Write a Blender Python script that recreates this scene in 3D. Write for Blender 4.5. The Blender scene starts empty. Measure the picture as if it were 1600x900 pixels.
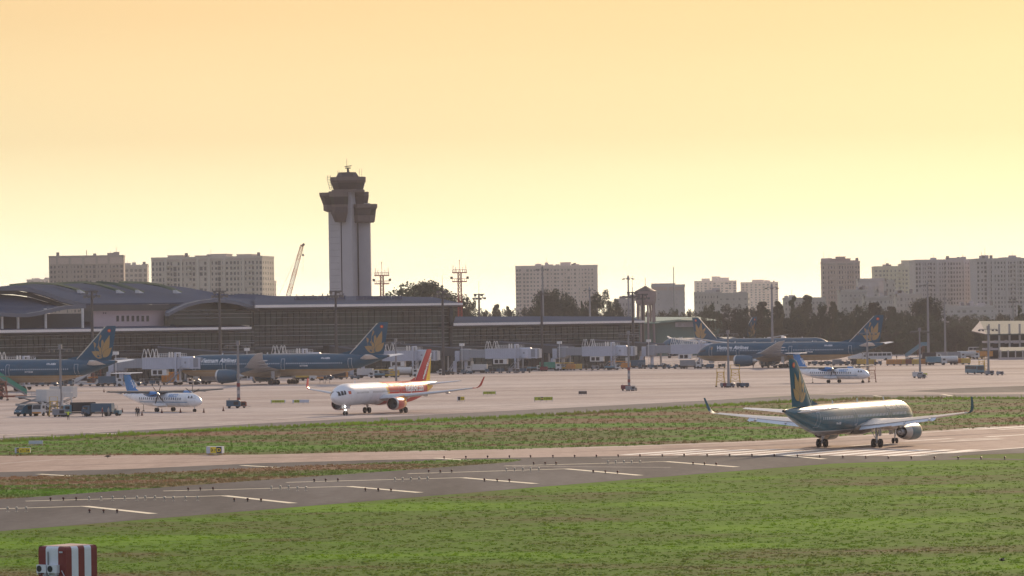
import bpy, math, random
from mathutils import Vector, Matrix
import numpy as np
rnd = random.Random(7)
PI = math.pi
scene = bpy.context.scene
C = scene.collection

# ------------------------------------------------------------------ camera
FOC, HC, RO = 6600.0, 17.2, 0.014
cR, sR = math.cos(RO), math.sin(RO)
camd = bpy.data.cameras.new('camera'); cam = bpy.data.objects.new('camera', camd); C.objects.link(cam)
camd.sensor_width = 36; camd.lens = FOC/1600*36; camd.shift_y = 49.5/1600
camd.clip_start = 1; camd.clip_end = 30000
cam.matrix_world = Matrix(((cR, sR, 0, 0), (0, 0, -1, 0), (-sR, cR, 0, HC), (0, 0, 0, 1)))
scene.camera = cam

# ------------------------------------------------------------------ light
SUN_AZ, SUN_EL = math.radians(20), math.radians(20)     # azimuth clockwise from +Y (the view), to the right
world = bpy.data.worlds.new('World'); scene.world = world; world.use_nodes = True
wt = world.node_tree; wt.nodes.clear()
def wn(t, **k):
    n = wt.nodes.new(t)
    for a, b in k.items(): setattr(n, a, b)
    return n
def wramp(stops):
    r = wn('ShaderNodeValToRGB'); e = r.color_ramp.elements
    while len(e) < len(stops): e.new(0.5)
    for i, (p, col) in enumerate(stops):
        e[i].position = p; e[i].color = (*col, 1)
    return r
tc = wn('ShaderNodeTexCoord'); sx = wn('ShaderNodeSeparateXYZ'); wt.links.new(tc.outputs['Generated'], sx.inputs[0])
front = wramp([(0.0, (1.9, 1.90, 1.50)), (0.012, (1.2, 1.21, 0.95)), (0.025, (0.88, 0.92, 0.62)), (0.042, (0.78, 0.67, 0.41)), (0.075, (0.78, 0.55, 0.285)),
               (0.16, (0.80, 0.52, 0.30)), (0.4, (0.50, 0.46, 0.44)), (1.0, (0.36, 0.42, 0.55))])
back = wramp([(0.0, (0.52, 0.48, 0.56)), (0.1, (0.50, 0.50, 0.62)), (0.4, (0.42, 0.48, 0.64)), (1.0, (0.38, 0.45, 0.60))])
mr = wn('ShaderNodeMapRange', interpolation_type='SMOOTHSTEP')
mr.inputs[1].default_value = 0.25; mr.inputs[2].default_value = 1.0
wt.links.new(sx.outputs[1], mr.inputs[0])
mx = wn('ShaderNodeMixRGB'); wt.links.new(mr.outputs[0], mx.inputs[0])
for r, i in ((back, 1), (front, 2)):
    wt.links.new(sx.outputs[2], r.inputs[0]); wt.links.new(r.outputs[0], mx.inputs[i])
# faint uneven bands of haze in the sky
smp = wn('ShaderNodeMapping'); smp.inputs['Scale'].default_value = (3.0, 3.0, 34.0); wt.links.new(tc.outputs['Generated'], smp.inputs[0])
sno = wn('ShaderNodeTexNoise'); sno.inputs['Scale'].default_value = 1.6; sno.inputs['Detail'].default_value = 5; wt.links.new(smp.outputs[0], sno.inputs['Vector'])
smr = wn('ShaderNodeMapRange'); smr.inputs[1].default_value = .3; smr.inputs[2].default_value = .7; smr.inputs[3].default_value = .975; smr.inputs[4].default_value = 1.025; wt.links.new(sno.outputs[0], smr.inputs[0])
svm = wn('ShaderNodeVectorMath', operation='SCALE'); wt.links.new(mx.outputs[0], svm.inputs[0]); wt.links.new(smr.outputs[0], svm.inputs['Scale'])
bg1 = wn('ShaderNodeBackground'); wt.links.new(svm.outputs[0], bg1.inputs[0]); bg1.inputs[1].default_value = 1.0
sky = wn('ShaderNodeTexSky', sky_type='NISHITA', sun_disc=False); sky.sun_elevation = SUN_EL; sky.sun_rotation = SUN_AZ
sky.air_density = 1.0; sky.dust_density = 1.0; sky.altitude = 10
tn = wn('ShaderNodeMixRGB', blend_type='MULTIPLY'); tn.inputs[0].default_value = 1; tn.inputs[2].default_value = (0.35, 0.27, 0.17, 1); wt.links.new(sky.outputs[0], tn.inputs[1])
bg2 = wn('ShaderNodeBackground'); wt.links.new(tn.outputs[0], bg2.inputs[0]); bg2.inputs[1].default_value = 0.05
ad = wn('ShaderNodeAddShader'); wt.links.new(bg1.outputs[0], ad.inputs[0]); wt.links.new(bg2.outputs[0], ad.inputs[1])
wo = wn('ShaderNodeOutputWorld'); wt.links.new(ad.outputs[0], wo.inputs[0])

sl = bpy.data.lights.new('sun', 'SUN'); sl.energy = 4.5; sl.angle = math.radians(3.0); sl.color = (1.0, 0.75, 0.50)
so = bpy.data.objects.new('sun', sl); C.objects.link(so)
sd = Vector((math.sin(SUN_AZ)*math.cos(SUN_EL), math.cos(SUN_AZ)*math.cos(SUN_EL), math.sin(SUN_EL)))
so.rotation_euler = sd.to_track_quat('Z', 'Y').to_euler()
scene.view_settings.view_transform = 'Standard'; scene.view_settings.look = 'None'
scene.view_settings.exposure = 0.0; scene.view_settings.gamma = 1.0
scene.render.engine = 'CYCLES'
cy = scene.cycles
cy.use_denoising = True; cy.max_bounces = 5; cy.diffuse_bounces = 2; cy.glossy_bounces = 2; cy.transmission_bounces = 3
cy.volume_bounces = 0; cy.transparent_max_bounces = 6; cy.use_fast_gi = False

# ------------------------------------------------------------------ helpers
def ray(px, py):
    u = px-800.0; v = 450.0-py+49.5
    return (u*cR+v*sR)/FOC, (-u*sR+v*cR)/FOC
def G(px, py, z=0.0):            # where the ground lies that the photograph shows there
    a, b = ray(px, py); Y = (z-HC)/b
    return Vector((a*Y, Y, z))
def P(px, py, Y):
    a, b = ray(px, py); return Vector((a*Y, Y, HC+b*Y))

def mat(name, col, rough=0.6, metal=0.0, var=0.0, scale=1.0, coat=0.0, bump=0.0, bscale=None, emit=None, spec=0.5, stretch=None):
    m = bpy.data.materials.new(name); m.use_nodes = True
    nt = m.node_tree; b = nt.nodes['Principled BSDF']
    b.inputs['Base Color'].default_value = (*col, 1); b.inputs['Roughness'].default_value = rough
    b.inputs['Metallic'].default_value = metal; b.inputs['Specular IOR Level'].default_value = spec
    if coat:
        b.inputs['Coat Weight'].default_value = coat; b.inputs['Coat Roughness'].default_value = 0.12
    if emit:
        b.inputs['Emission Color'].default_value = (*emit[0], 1); b.inputs['Emission Strength'].default_value = emit[1]
    if var or bump:
        tcn = nt.nodes.new('ShaderNodeTexCoord'); mp = nt.nodes.new('ShaderNodeMapping')
        nt.links.new(tcn.outputs['Object'], mp.inputs[0])
        if stretch: mp.inputs['Scale'].default_value = stretch
        n = nt.nodes.new('ShaderNodeTexNoise'); n.inputs['Scale'].default_value = scale; n.inputs['Detail'].default_value = 6
        n.inputs['Roughness'].default_value = 0.65
        nt.links.new(mp.outputs[0], n.inputs['Vector'])
        if var:
            r = nt.nodes.new('ShaderNodeMapRange'); r.inputs[1].default_value = 0.3; r.inputs[2].default_value = 0.7
            r.inputs[3].default_value = 1-var; r.inputs[4].default_value = 1+var
            nt.links.new(n.outputs[0], r.inputs[0])
            v = nt.nodes.new('ShaderNodeVectorMath'); v.operation = 'SCALE'; v.inputs[0].default_value = col
            nt.links.new(r.outputs[0], v.inputs['Scale']); nt.links.new(v.outputs[0], b.inputs['Base Color'])
        if bump:
            n2 = nt.nodes.new('ShaderNodeTexNoise'); n2.inputs['Scale'].default_value = bscale or scale*4; n2.inputs['Detail'].default_value = 4
            nt.links.new(mp.outputs[0], n2.inputs['Vector'])
            bp = nt.nodes.new('ShaderNodeBump'); bp.inputs['Strength'].default_value = bump; bp.inputs['Distance'].default_value = 0.1
            nt.links.new(n2.outputs[0], bp.inputs['Height']); nt.links.new(bp.outputs[0], b.inputs['Normal'])
    return m

class MB:
    def __init__(s): s.v = []; s.f = []; s.m = []
    def add(s, vs, fs, mi=0):
        o = len(s.v); s.v += [tuple(p) for p in vs]
        for q in fs: s.f.append(tuple(o+i for i in q)); s.m.append(mi)
        return s
    def box(s, c, d, rz=0, mi=0, M=None):
        x, y, z = d[0]/2, d[1]/2, d[2]/2
        vs = [Vector((a*x, b*y, e*z)) for a in (-1, 1) for b in (-1, 1) for e in (-1, 1)]
        R = M if M is not None else Matrix.Rotation(rz, 3, 'Z')
        vs = [R @ p + Vector(c) for p in vs]
        return s.add(vs, [(0, 1, 3, 2), (4, 6, 7, 5), (0, 4, 5, 1), (2, 3, 7, 6), (0, 2, 6, 4), (1, 5, 7, 3)], mi)
    def bar(s, a, b, w, h=None, mi=0):       # a square bar from a to b
        a = Vector(a); b = Vector(b); d = b-a; L = d.length
        if L < 1e-6: return s
        q = d.to_track_quat('Z', 'Y').to_matrix()
        return s.box((a+b)/2, (w, h or w, L), M=q, mi=mi)
    def tube(s, a, b, r0, r1=None, n=8, mi=0, caps=True):
        a = Vector(a); b = Vector(b); r1 = r0 if r1 is None else r1
        q = (b-a).to_track_quat('Z', 'Y').to_matrix(); vs = []
        for p, r in ((a, r0), (b, r1)):
            for i in range(n):
                t = 2*PI*i/n; vs.append(q @ Vector((math.cos(t)*r, math.sin(t)*r, 0)) + p)
        fs = [(i, (i+1) % n, n+(i+1) % n, n+i) for i in range(n)]
        if caps: fs += [tuple(range(n-1, -1, -1)), tuple(range(n, 2*n))]
        return s.add(vs, fs, mi)
    def loft(s, rings, mi=0, caps=True, closed=True):
        n = len(rings[0]); vs = [p for r in rings for p in r]; fs = []
        for k in range(len(rings)-1):
            for i in range(n if closed else n-1):
                j = (i+1) % n
                fs.append((k*n+i, k*n+j, (k+1)*n+j, (k+1)*n+i))
        if caps: fs += [tuple(range(n-1, -1, -1)), tuple(range((len(rings)-1)*n, len(rings)*n))]
        return s.add(vs, fs, mi)
    def lathe(s, prof, org=(0, 0, 0), axis='z', n=20, mi=0, caps=True):
        rings = []
        for h, r in prof:
            ring = []
            for i in range(n):
                t = 2*PI*i/n; a, b = math.cos(t)*r, math.sin(t)*r
                p = (h, a, b) if axis == 'x' else (a, h, b) if axis == 'y' else (a, b, h)
                ring.append((p[0]+org[0], p[1]+org[1], p[2]+org[2]))
            rings.append(ring)
        return s.loft(rings, mi, caps)
    def prism(s, pts, d, mi=0):              # polygon pts (3D) thickened by vector d
        n = len(pts); d = Vector(d); a = [Vector(p) for p in pts]
        return s.add(a+[p+d for p in a], [tuple(range(n)), tuple(range(2*n-1, n-1, -1))]+[(i, n+i, n+(i+1) % n, (i+1) % n) for i in range(n)], mi)
    def sheet(s, A, B, d, mi=0):             # strip between two polylines, thickened by d
        n = len(A); d = Vector(d); A = [Vector(p) for p in A]; B = [Vector(p) for p in B]
        rings = [[A[i], B[i], B[i]+d, A[i]+d] for i in range(n)]
        return s.loft(rings, mi)
    def build(s, name, m, parent=None, smooth=False, loc=None, rz=0):
        me = bpy.data.meshes.new(name); me.from_pydata(s.v, [], s.f)
        ms = m if isinstance(m, (list, tuple)) else [m]
        for x in ms: me.materials.append(x)
        if len(ms) > 1: me.polygons.foreach_set('material_index', s.m)
        import bmesh
        bm = bmesh.new(); bm.from_mesh(me); bmesh.ops.recalc_face_normals(bm, faces=bm.faces); bm.to_mesh(me); bm.free()
        if smooth:
            me.polygons.foreach_set('use_smooth', [True]*len(me.polygons))
            me.set_sharp_from_angle(angle=math.radians(38))
        me.update()
        o = bpy.data.objects.new(name, me); C.objects.link(o)
        if parent: o.parent = parent
        if loc is not None: o.location = loc
        if rz: o.rotation_euler = (0, 0, rz)
        return o
def tag(o, label=None, cat=None, group=None, kind=None):
    if label: o['label'] = label
    if cat: o['category'] = cat
    if group: o['group'] = group
    if kind: o['kind'] = kind
    return o
def thing(name, label, cat, loc=(0, 0, 0), rz=0, group=None):
    o = bpy.data.objects.new(name, None); C.objects.link(o); o.location = loc; o.rotation_euler = (0, 0, rz)
    return tag(o, label, cat, group)
kids = {}
def dup(root, loc, rz=None, label=None, group=None, sc=None):
    if root not in kids: kids[root] = [(ch, list(ch.children)) for ch in root.children]
    r = root.copy(); C.objects.link(r); r.location = loc
    if rz is not None: r.rotation_euler = (0, 0, rz)
    if sc is not None: r.scale = sc if hasattr(sc, '__len__') else (sc, sc, sc)
    if label: r['label'] = label
    if group: r['group'] = group
    for ch, gs in kids[root]:
        c2 = ch.copy(); C.objects.link(c2); c2.parent = r
        for g in gs:
            d = g.copy(); C.objects.link(d); d.parent = c2
    return r
def text_mesh(txt, size, font_shear=0.0, ext=0.0, bold=0.0):
    cu = bpy.data.curves.new('t', 'FONT'); cu.body = txt; cu.size = size; cu.shear = font_shear; cu.extrude = ext; cu.offset = bold
    cu.align_x = 'LEFT'; cu.resolution_u = 3
    o = bpy.data.objects.new('t', cu); C.objects.link(o)
    dg = bpy.context.evaluated_depsgraph_get(); me = bpy.data.meshes.new_from_object(o.evaluated_get(dg))
    vs = [v.co.copy() for v in me.vertices]; fs = [tuple(p.vertices) for p in me.polygons]
    bpy.data.objects.remove(o); bpy.data.curves.remove(cu); bpy.data.meshes.remove(me)
    return vs, fs
# ------------------------------------------------------------------ ground materials
def ground_mat(name, cols, scl, stretch, rough=0.9, fine=None, rot=0.0, bump=0.3, spec=0.03, joints=None):
    m = bpy.data.materials.new(name); m.use_nodes = True; nt = m.node_tree; b = nt.nodes['Principled BSDF']
    b.inputs['Roughness'].default_value = rough; b.inputs['Specular IOR Level'].default_value = spec
    t = nt.nodes.new('ShaderNodeTexCoord'); mp = nt.nodes.new('ShaderNodeMapping'); nt.links.new(t.outputs['Object'], mp.inputs[0])
    mp.inputs['Scale'].default_value = stretch; mp.inputs['Rotation'].default_value = (0, 0, rot)
    n = nt.nodes.new('ShaderNodeTexNoise'); n.inputs['Scale'].default_value = scl; n.inputs['Detail'].default_value = 9; n.inputs['Roughness'].default_value = 0.70
    nt.links.new(mp.outputs[0], n.inputs['Vector'])
    r = nt.nodes.new('ShaderNodeValToRGB'); e = r.color_ramp.elements
    while len(e) < len(cols): e.new(0.5)
    for i, (p, c) in enumerate(cols): e[i].position = p; e[i].color = (*c, 1)
    nt.links.new(n.outputs[0], r.inputs[0])
    col = r.outputs[0]
    n3 = nt.nodes.new('ShaderNodeTexNoise'); n3.inputs['Scale'].default_value = fine or scl*20; n3.inputs['Detail'].default_value = 5
    nt.links.new(t.outputs['Object'], n3.inputs['Vector'])
    mrn = nt.nodes.new('ShaderNodeMapRange'); mrn.inputs[1].default_value = .3; mrn.inputs[2].default_value = .7
    mrn.inputs[3].default_value = .86; mrn.inputs[4].default_value = 1.14; nt.links.new(n3.outputs[0], mrn.inputs[0])
    v = nt.nodes.new('ShaderNodeVectorMath'); v.operation = 'SCALE'; nt.links.new(col, v.inputs[0]); nt.links.new(mrn.outputs[0], v.inputs['Scale'])
    out = v.outputs[0]
    if joints:
        mp2 = nt.nodes.new('ShaderNodeMapping'); mp2.inputs['Rotation'].default_value = (0, 0, joints[1]); nt.links.new(t.outputs['Object'], mp2.inputs[0])
        br = nt.nodes.new('ShaderNodeTexBrick'); br.offset = 0; br.inputs['Scale'].default_value = 1
        br.inputs['Brick Width'].default_value = joints[0]; br.inputs['Row Height'].default_value = joints[0]; br.inputs['Mortar Size'].default_value = 0.06
        br.inputs['Color1'].default_value = (1, 1, 1, 1); br.inputs['Color2'].default_value = (.86, .86, .88, 1); br.inputs['Mortar'].default_value = (.6, .6, .6, 1)
        nt.links.new(mp2.outputs[0], br.inputs['Vector'])
        mm = nt.nodes.new('ShaderNodeMixRGB'); mm.blend_type = 'MULTIPLY'; mm.inputs[0].default_value = 1
        nt.links.new(out, mm.inputs[1]); nt.links.new(br.outputs[0], mm.inputs[2]); out = mm.outputs[0]
    nt.links.new(out, b.inputs['Base Color'])
    bp = nt.nodes.new('ShaderNodeBump'); bp.inputs['Strength'].default_value = bump; bp.inputs['Distance'].default_value = 0.3
    nt.links.new(n3.outputs[0], bp.inputs['Height']); nt.links.new(bp.outputs[0], b.inputs['Normal'])
    return m
RUN = math.atan(3200/FOC)
m_grass = ground_mat('grass', [(0.28, (0.17, 0.125, 0.080)), (0.37, (0.14, 0.130, 0.060)), (0.45, (0.100, 0.150, 0.032)), (0.54, (0.100, 0.190, 0.022)), (0.62, (0.135, 0.255, 0.020)), (0.72, (0.105, 0.17, 0.035))],
                     0.040, (0.6, 1.0, 1), fine=3.5, bump=0.5)
m_grass_dry = ground_mat('dry_grass', [(0.34, (0.22, 0.13, 0.09)), (0.43, (0.19, 0.13, 0.080)), (0.48, (0.13, 0.125, 0.055)), (0.53, (0.09, 0.14, 0.035)), (0.60, (0.10, 0.21, 0.03))],
                         0.030, (0.33, 1.2, 1), fine=1.2, bump=0.6)
m_concrete = ground_mat('apron_concrete', [(0.33, (0.24, 0.185, 0.160)), (0.45, (0.37, 0.305, 0.275)), (0.53, (0.44, 0.375, 0.345)), (0.66, (0.51, 0.45, 0.415))],
                        0.016, (0.13, 1.3, 1), fine=0.4, rot=-0.20, bump=0.05, joints=(7.5, 0.5), rough=.75)
m_runway = ground_mat('runway_concrete', [(0.30, (0.29, 0.21, 0.17)), (0.5, (0.42, 0.32, 0.265)), (0.7, (0.47, 0.37, 0.31))],
                      0.02, (2.0, 0.12, 1), fine=0.5, rot=-RUN, bump=0.05, rough=.75)
m_asphalt = ground_mat('asphalt', [(0.32, (0.060, 0.058, 0.058)), (0.5, (0.110, 0.104, 0.103)), (0.68, (0.165, 0.157, 0.154))],
                       0.03, (1.6, 0.2, 1), fine=0.8, rot=-RUN, bump=0.1, rough=.8)
m_shoulder = ground_mat('shoulder_asphalt', [(0.35, (0.12, 0.115, 0.115)), (0.6, (0.17, 0.16, 0.157))], 0.02, (.3, 1, 1), fine=0.6, bump=0.05, rough=.8)
m_paint = mat('white_marking_paint', (0.78, 0.74, 0.66), 0.6, var=0.14, scale=0.5)
m_paint_y = mat('cream_marking_paint', (0.78, 0.70, 0.52), 0.6, var=0.15, scale=0.5)
m_paint_old = mat('worn_marking_paint', (0.60, 0.53, 0.47), 0.7, var=0.2, scale=0.4)

def flat(name, pxs, z, m, label=None):
    b = MB(); pts = [G(x, y, 0) for x, y in pxs]; b.add([(p.x, p.y, z) for p in pts], [tuple(range(len(pts)))])
    o = b.build(name, m); tag(o, label, kind='structure')
    if o.data.polygons[0].normal.z < 0: o.data.flip_normals()
    return o
g = MB().add([(-6000, -150, 0), (6000, -150, 0), (6000, 6200, 0), (-6000, 6200, 0)], [(0, 1, 2, 3)]).build('ground', m_grass); tag(g, 'green and brown grass ground of the airfield', kind='structure')
# apron and taxiway concrete reaching back to the terminal
flat('apron', [(-250, 697), (0, 684.5), (400, 662), (800, 641.5), (1090, 626.5), (1260, 617), (1600, 599.5), (1900, 586), (2300, 548), (1600, 548), (900, 548), (-300, 570)], 0.008, m_concrete, 'pale concrete apron in front of the terminal')
flat('taxiway', [(-250, 698), (0, 684.5), (400, 662), (800, 641.5), (1090, 626.5), (1260, 617.5), (1600, 616), (1850, 613), (1850, 618), (1600, 621.5), (1340, 622.5), (1240, 627), (1090, 635), (1000, 641), (800, 651.5), (400, 669), (0, 689.5), (-250, 702)], 0.012, m_shoulder, 'grey asphalt shoulder along the taxiway')
flat('apron_extension', [(1260, 617.5), (1600, 599.5), (1850, 587), (1850, 613), (1600, 616)], 0.016, m_concrete, 'concrete taxiway on the right')
flat('taxiway_patch', [(1415, 611.5), (1500, 606.5), (1600, 603), (1750, 597), (1750, 606), (1600, 612.5), (1500, 614)], 0.020, m_asphalt, 'dark asphalt patch on the right taxiway')
flat('grass_strip', [(-250, 702), (0, 689.5), (400, 669), (800, 651.5), (1000, 641), (1090, 635), (1240, 627), (1340, 622.5), (1600, 621.5), (1850, 618),
      (1850, 651), (1600, 665), (1430, 675), (1200, 688.5), (1000, 696.5), (800, 702.5), (400, 710), (0, 713.5), (-250, 715)], 0.006, m_grass_dry, 'grass strip with dry brown patches')
rw = [(-250, 714), (0, 712.5), (400, 710.5), (800, 701.5), (1000, 696.0), (1200, 688), (1430, 674.2), (1600, 664.2), (1850, 648),
      (1850, 680), (1600, 700), (1425, 712.8), (1300, 711.8), (1140, 711.5), (950, 713), (815, 715), (600, 718.5), (400, 724), (200, 733), (0, 738), (-250, 742)]
flat('runway', rw, 0.012, m_runway, 'brownish concrete runway')
bp = [(-250, 742), (0, 738), (200, 733), (400, 724), (600, 718.5), (815, 715), (950, 713), (1140, 711.5), (1300, 711.8), (1425, 712.8), (1600, 700), (1850, 680), (1850, 690), (1600, 708), (1510, 711), (1480, 714.8),
      (1570, 716.8), (1610, 717.6), (1610, 718.6), (1520, 717.8), (1400, 721), (1300, 724.5), (1200, 732), (1000, 748), (800, 764.5), (400, 797.5), (0, 830), (-250, 851)]
flat('blast_pad', bp, 0.009, m_asphalt, 'dark asphalt blast pad with painted chevrons')
flat('grass_wedge', [(-250, 747), (0, 745.5), (200, 741), (400, 731.5), (600, 723), (730, 718.5), (800, 717), (815, 719), (800, 722.2), (600, 737), (400, 751), (0, 780.5), (-250, 798)], 0.014, m_grass_dry, 'narrow wedge of dry grass between runway and blast pad')

# painted markings
def stripe(b, a, c, w, z=0.02):
    p = G(*a); q = G(*c); d = (q-p); d.z = 0; d.normalize(); n = Vector((-d.y, d.x, 0))*w/2
    b.add([(p+n).to_tuple()[:2]+(z,), (p-n).to_tuple()[:2]+(z,), (q-n).to_tuple()[:2]+(z,), (q+n).to_tuple()[:2]+(z,)], [(0, 1, 2, 3)])
def mark(name, segs, w, m, z=0.02, label=None):
    b = MB()
    for a, c in segs: stripe(b, a, c, w, z)
    o = b.build(name, m); tag(o, label, kind='structure')
chev = [((-120, 799), (132, 791.2), (239, 803)), ((40, 783.3), (350, 774.8), (458, 786.5)), ((255, 767.5), (545, 760.3), (656, 770)), ((447, 754), (722, 746.6), (837, 756)),
        ((637, 740.4), (884, 732.8), (1000, 743)), ((788, 728.4), (1040, 721.4), (1151, 729.8))]
mark('runway_marking', [(a, b) for a, b, c in chev], 0.75, m_paint_y, 0.024, 'cream chevron arms on the blast pad')
mark('runway_marking', [(b, c) for a, b, c in chev]+[((60, 741), (112, 744)), ((378, 727.5), (433, 730.6)), ((680, 716), (735, 719.8)), ((1224, 711.7), (1288, 717.5))], 0.95, m_paint_y, 0.028, 'bright cream chevron tips on the blast pad')
mark('runway_marking', [((940, 716.6), (1060, 714.2)), ((800, 729), (1048, 730.5))], 0.5, m_paint_old, 0.024, 'faint line beside the threshold')
keys = []
for i in range(12):
    t = i/11; x0 = 975+(1428-975)*t
    keys.append(((x0, 711.0+1.6*t), (x0+118-22*t, 702.2+0.6*t)))
mark('runway_marking', keys, 1.75, m_paint, 0.024, 'white threshold stripes on the runway')
mark('runway_marking', [((900, 700.3), (1200, 690.0)), ((1200, 690.0), (1430, 676.6)), ((1430, 676.6), (1700, 660))], 0.7, m_paint, 0.024, 'white far edge line of the runway')
mark('runway_marking', [((1436, 711.6), (1600, 699.4)), ((1600, 699.4), (1850, 680.5))], 0.8, m_paint, 0.024, 'white near edge line of the runway')
mark('runway_marking', [((1412, 689.6), (1487, 685.4)), ((1330, 697), (1395, 693.2)), ((1470, 690.0), (1566, 686.0)), ((1500, 686.6), (1560, 684.9)), ((1541, 682.8), (1680, 674.5)), ((700, 704.0), (640, 705.3))], 1.1, m_paint, 0.024, 'painted runway number and centre line')
mark('runway_marking', [((1530, 671.0), (1700, 661.0)), ((1560, 671.6), (1700, 663.6)), ((1500, 670.5), (1560, 667.0))], 1.2, m_paint, 0.028, 'touchdown stripes at the far side of the runway')
mark('runway_marking', [((0, 724.5), (80, 719)), ((80, 719), (200, 714.5)), ((-50, 726), (0, 724.5))], 0.5, m_paint_old, 0.024, 'curved taxi line on the brown concrete')
mark('taxi_line', [((-200, 692), (0, 680.5)), ((0, 680.5), (254, 660.5)), ((320, 663.5), (512, 648.7)), ((300, 664.5), (1000, 627.2)), ((1000, 627.2), (1260, 612.2)), ((1260, 612.2), (1500, 600.5)), ((1500, 600.5), (1700, 590))], 0.55, m_paint_old, 0.024, 'pale taxi line along the apron edge')
mark('taxi_line', [((0, 679.5), (120, 682.6)), ((-40, 687), (54, 687.4)), ((140, 676.5), (188, 678.2)), ((1365, 618.2), (1377, 619.6)), ((1472, 616.3), (1488, 618.6))], 0.8, m_paint_y, 0.024, 'cream ends of taxi lines on the grey shoulder')
mark('taxi_line', [((0, 622), (300, 611)), ((480, 617), (760, 604)), ((860, 606.5), (1180, 597)), ((1180, 597), (1600, 585)), ((200, 655), (560, 636)), ((1310, 612.5), (1330, 610)), ((1315, 613), (1420, 606)), ((800, 625), (1100, 610)), ((700, 618), (900, 605))], 0.5, m_paint_old, 0.024, 'worn pale guide lines across the apron')

m_rub = ground_mat('rubber_stained_concrete', [(0.3, (0.22, 0.165, 0.14)), (0.5, (0.30, 0.235, 0.20)), (0.7, (0.37, 0.295, 0.25))], 0.05, (2.0, 0.2, 1), fine=0.7, rot=-RUN, bump=0.05, rough=.8)
m_rub2 = ground_mat('stained_apron_concrete', [(0.3, (0.27, 0.21, 0.18)), (0.5, (0.33, 0.27, 0.24)), (0.7, (0.39, 0.33, 0.30))], 0.03, (.2, 1.5, 1), fine=0.5, rot=-.2, bump=0.05, rough=.8)
def streak(name, a, c, w, z, m, lab):                              # a long lens-shaped stain
    p, q = G(*a), G(*c); d = (q-p); n = Vector((-d.y, d.x, 0)).normalized(); N = 14; up, dn = [], []
    for i in range(N+1):
        t = i/N; k = w/2*math.sin(PI*t)**.6*(1+.25*math.sin(7*t+a[0])); o = p+d*t; up.append((o+n*k).to_tuple()[:2]+(z,)); dn.append((o-n*k).to_tuple()[:2]+(z,))
    b = MB().add(up+dn, [(i, i+1, N+2+i, N+1+i) for i in range(N)]); o = b.build(name, m); tag(o, lab, kind='structure')
for i, (a, c, w) in enumerate((((1090, 700.5), (1640, 673), 3.0), ((1180, 706), (1600, 686), 2.6), ((1010, 704), (1330, 690), 2.2), ((860, 708), (1250, 693.5), 2.4), ((250, 718), (800, 708), 1.8), ((0, 730), (420, 719), 2.2))):
    streak('runway_stain', a, c, w, .017+.0003*i, m_rub, 'dark tyre rubber streak on the runway concrete')
for i, (a, c, w) in enumerate((((820, 604), (1260, 592), 4.5), ((330, 620), (800, 603), 4.0), ((120, 611), (420, 605), 5.0), ((1240, 603), (1600, 590), 4.0), ((0, 642), (300, 628), 2.5), ((560, 645), (1000, 624), 2.0), ((1050, 583), (1400, 577), 6.0), ((640, 590), (980, 584), 5.0), ((1000, 612), (1240, 604), 3.0))):
    streak('apron_stain', a, c, w, .0125+.0003*i, m_rub2, 'darker tyre-worn streak along the apron taxi route')
# grass blades: real tufts, larger in number near the camera
def tufts(name, poly_px, n, m, h0, h1, label, seed):
    rs = np.random.RandomState(seed); V = []; F = []
    pts = []
    while len(pts) < n:
        x = rs.uniform(-60, 1660, 4000); y = rs.uniform(poly_px[0], poly_px[1], 4000)
        for a, b in zip(x, y):
            if poly_px[2](a) < b < poly_px[3](a): pts.append((a, b))
    for a, b in pts[:n]:
        p = G(a, b); hh = rs.uniform(h0, h1)
        if rs.rand() < .03: hh *= 1.8
        for k in range(4):
            t = rs.uniform(0, 2*PI); w = rs.uniform(.05, .13); r = rs.uniform(0, .35)
            bx, by = p.x+math.cos(t)*r, p.y+math.sin(t)*r; tx, ty = rs.uniform(-.22, .22, 2)
            o = len(V); dx = rs.uniform(.6, 1)*w; V += [(bx-dx, by, 0), (bx+dx, by+.03, 0), (bx+tx, by+ty, hh)]; F.append((o, o+1, o+2))
    me = bpy.data.meshes.new(name); me.from_pydata(V, [], F); me.materials.append(m)
    o = bpy.data.objects.new(name, me); C.objects.link(o); tag(o, label, kind='stuff')
def blades(src, nm):
    m_ = src.copy(); m_.name = nm; nt_ = m_.node_tree; bs_ = nt_.nodes['Principled BSDF']; tl_ = nt_.nodes.new('ShaderNodeBsdfTranslucent'); mx_ = nt_.nodes.new('ShaderNodeMixShader')
    cl_ = bs_.inputs['Base Color'].links[0].from_socket; nt_.links.new(cl_, tl_.inputs[0]); mx_.inputs[0].default_value = .5
    nt_.links.new(bs_.outputs[0], mx_.inputs[1]); nt_.links.new(tl_.outputs[0], mx_.inputs[2]); nt_.links.new(mx_.outputs[0], [n for n in nt_.nodes if n.type == 'OUTPUT_MATERIAL'][0].inputs[0]); return m_
m_blade2 = blades(m_grass_dry, 'dry_grass_blade')
m_blade = m_grass.copy(); m_blade.name = 'grass_blade'; nt_ = m_blade.node_tree; bs_ = nt_.nodes['Principled BSDF']; tl_ = nt_.nodes.new('ShaderNodeBsdfTranslucent'); mx_ = nt_.nodes.new('ShaderNodeMixShader')
cl_ = bs_.inputs['Base Color'].links[0].from_socket; sc_ = nt_.nodes.new('ShaderNodeVectorMath'); sc_.operation = 'MULTIPLY'; sc_.inputs[1].default_value = (1.25, 1.15, 1.1); nt_.links.new(cl_, sc_.inputs[0]); nt_.links.new(sc_.outputs[0], bs_.inputs['Base Color']); nt_.links.new(sc_.outputs[0], tl_.inputs[0])
mx_.inputs[0].default_value = .5; nt_.links.new(bs_.outputs[0], mx_.inputs[1]); nt_.links.new(tl_.outputs[0], mx_.inputs[2]); nt_.links.new(mx_.outputs[0], [n for n in nt_.nodes if n.type == 'OUTPUT_MATERIAL'][0].inputs[0])
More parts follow.
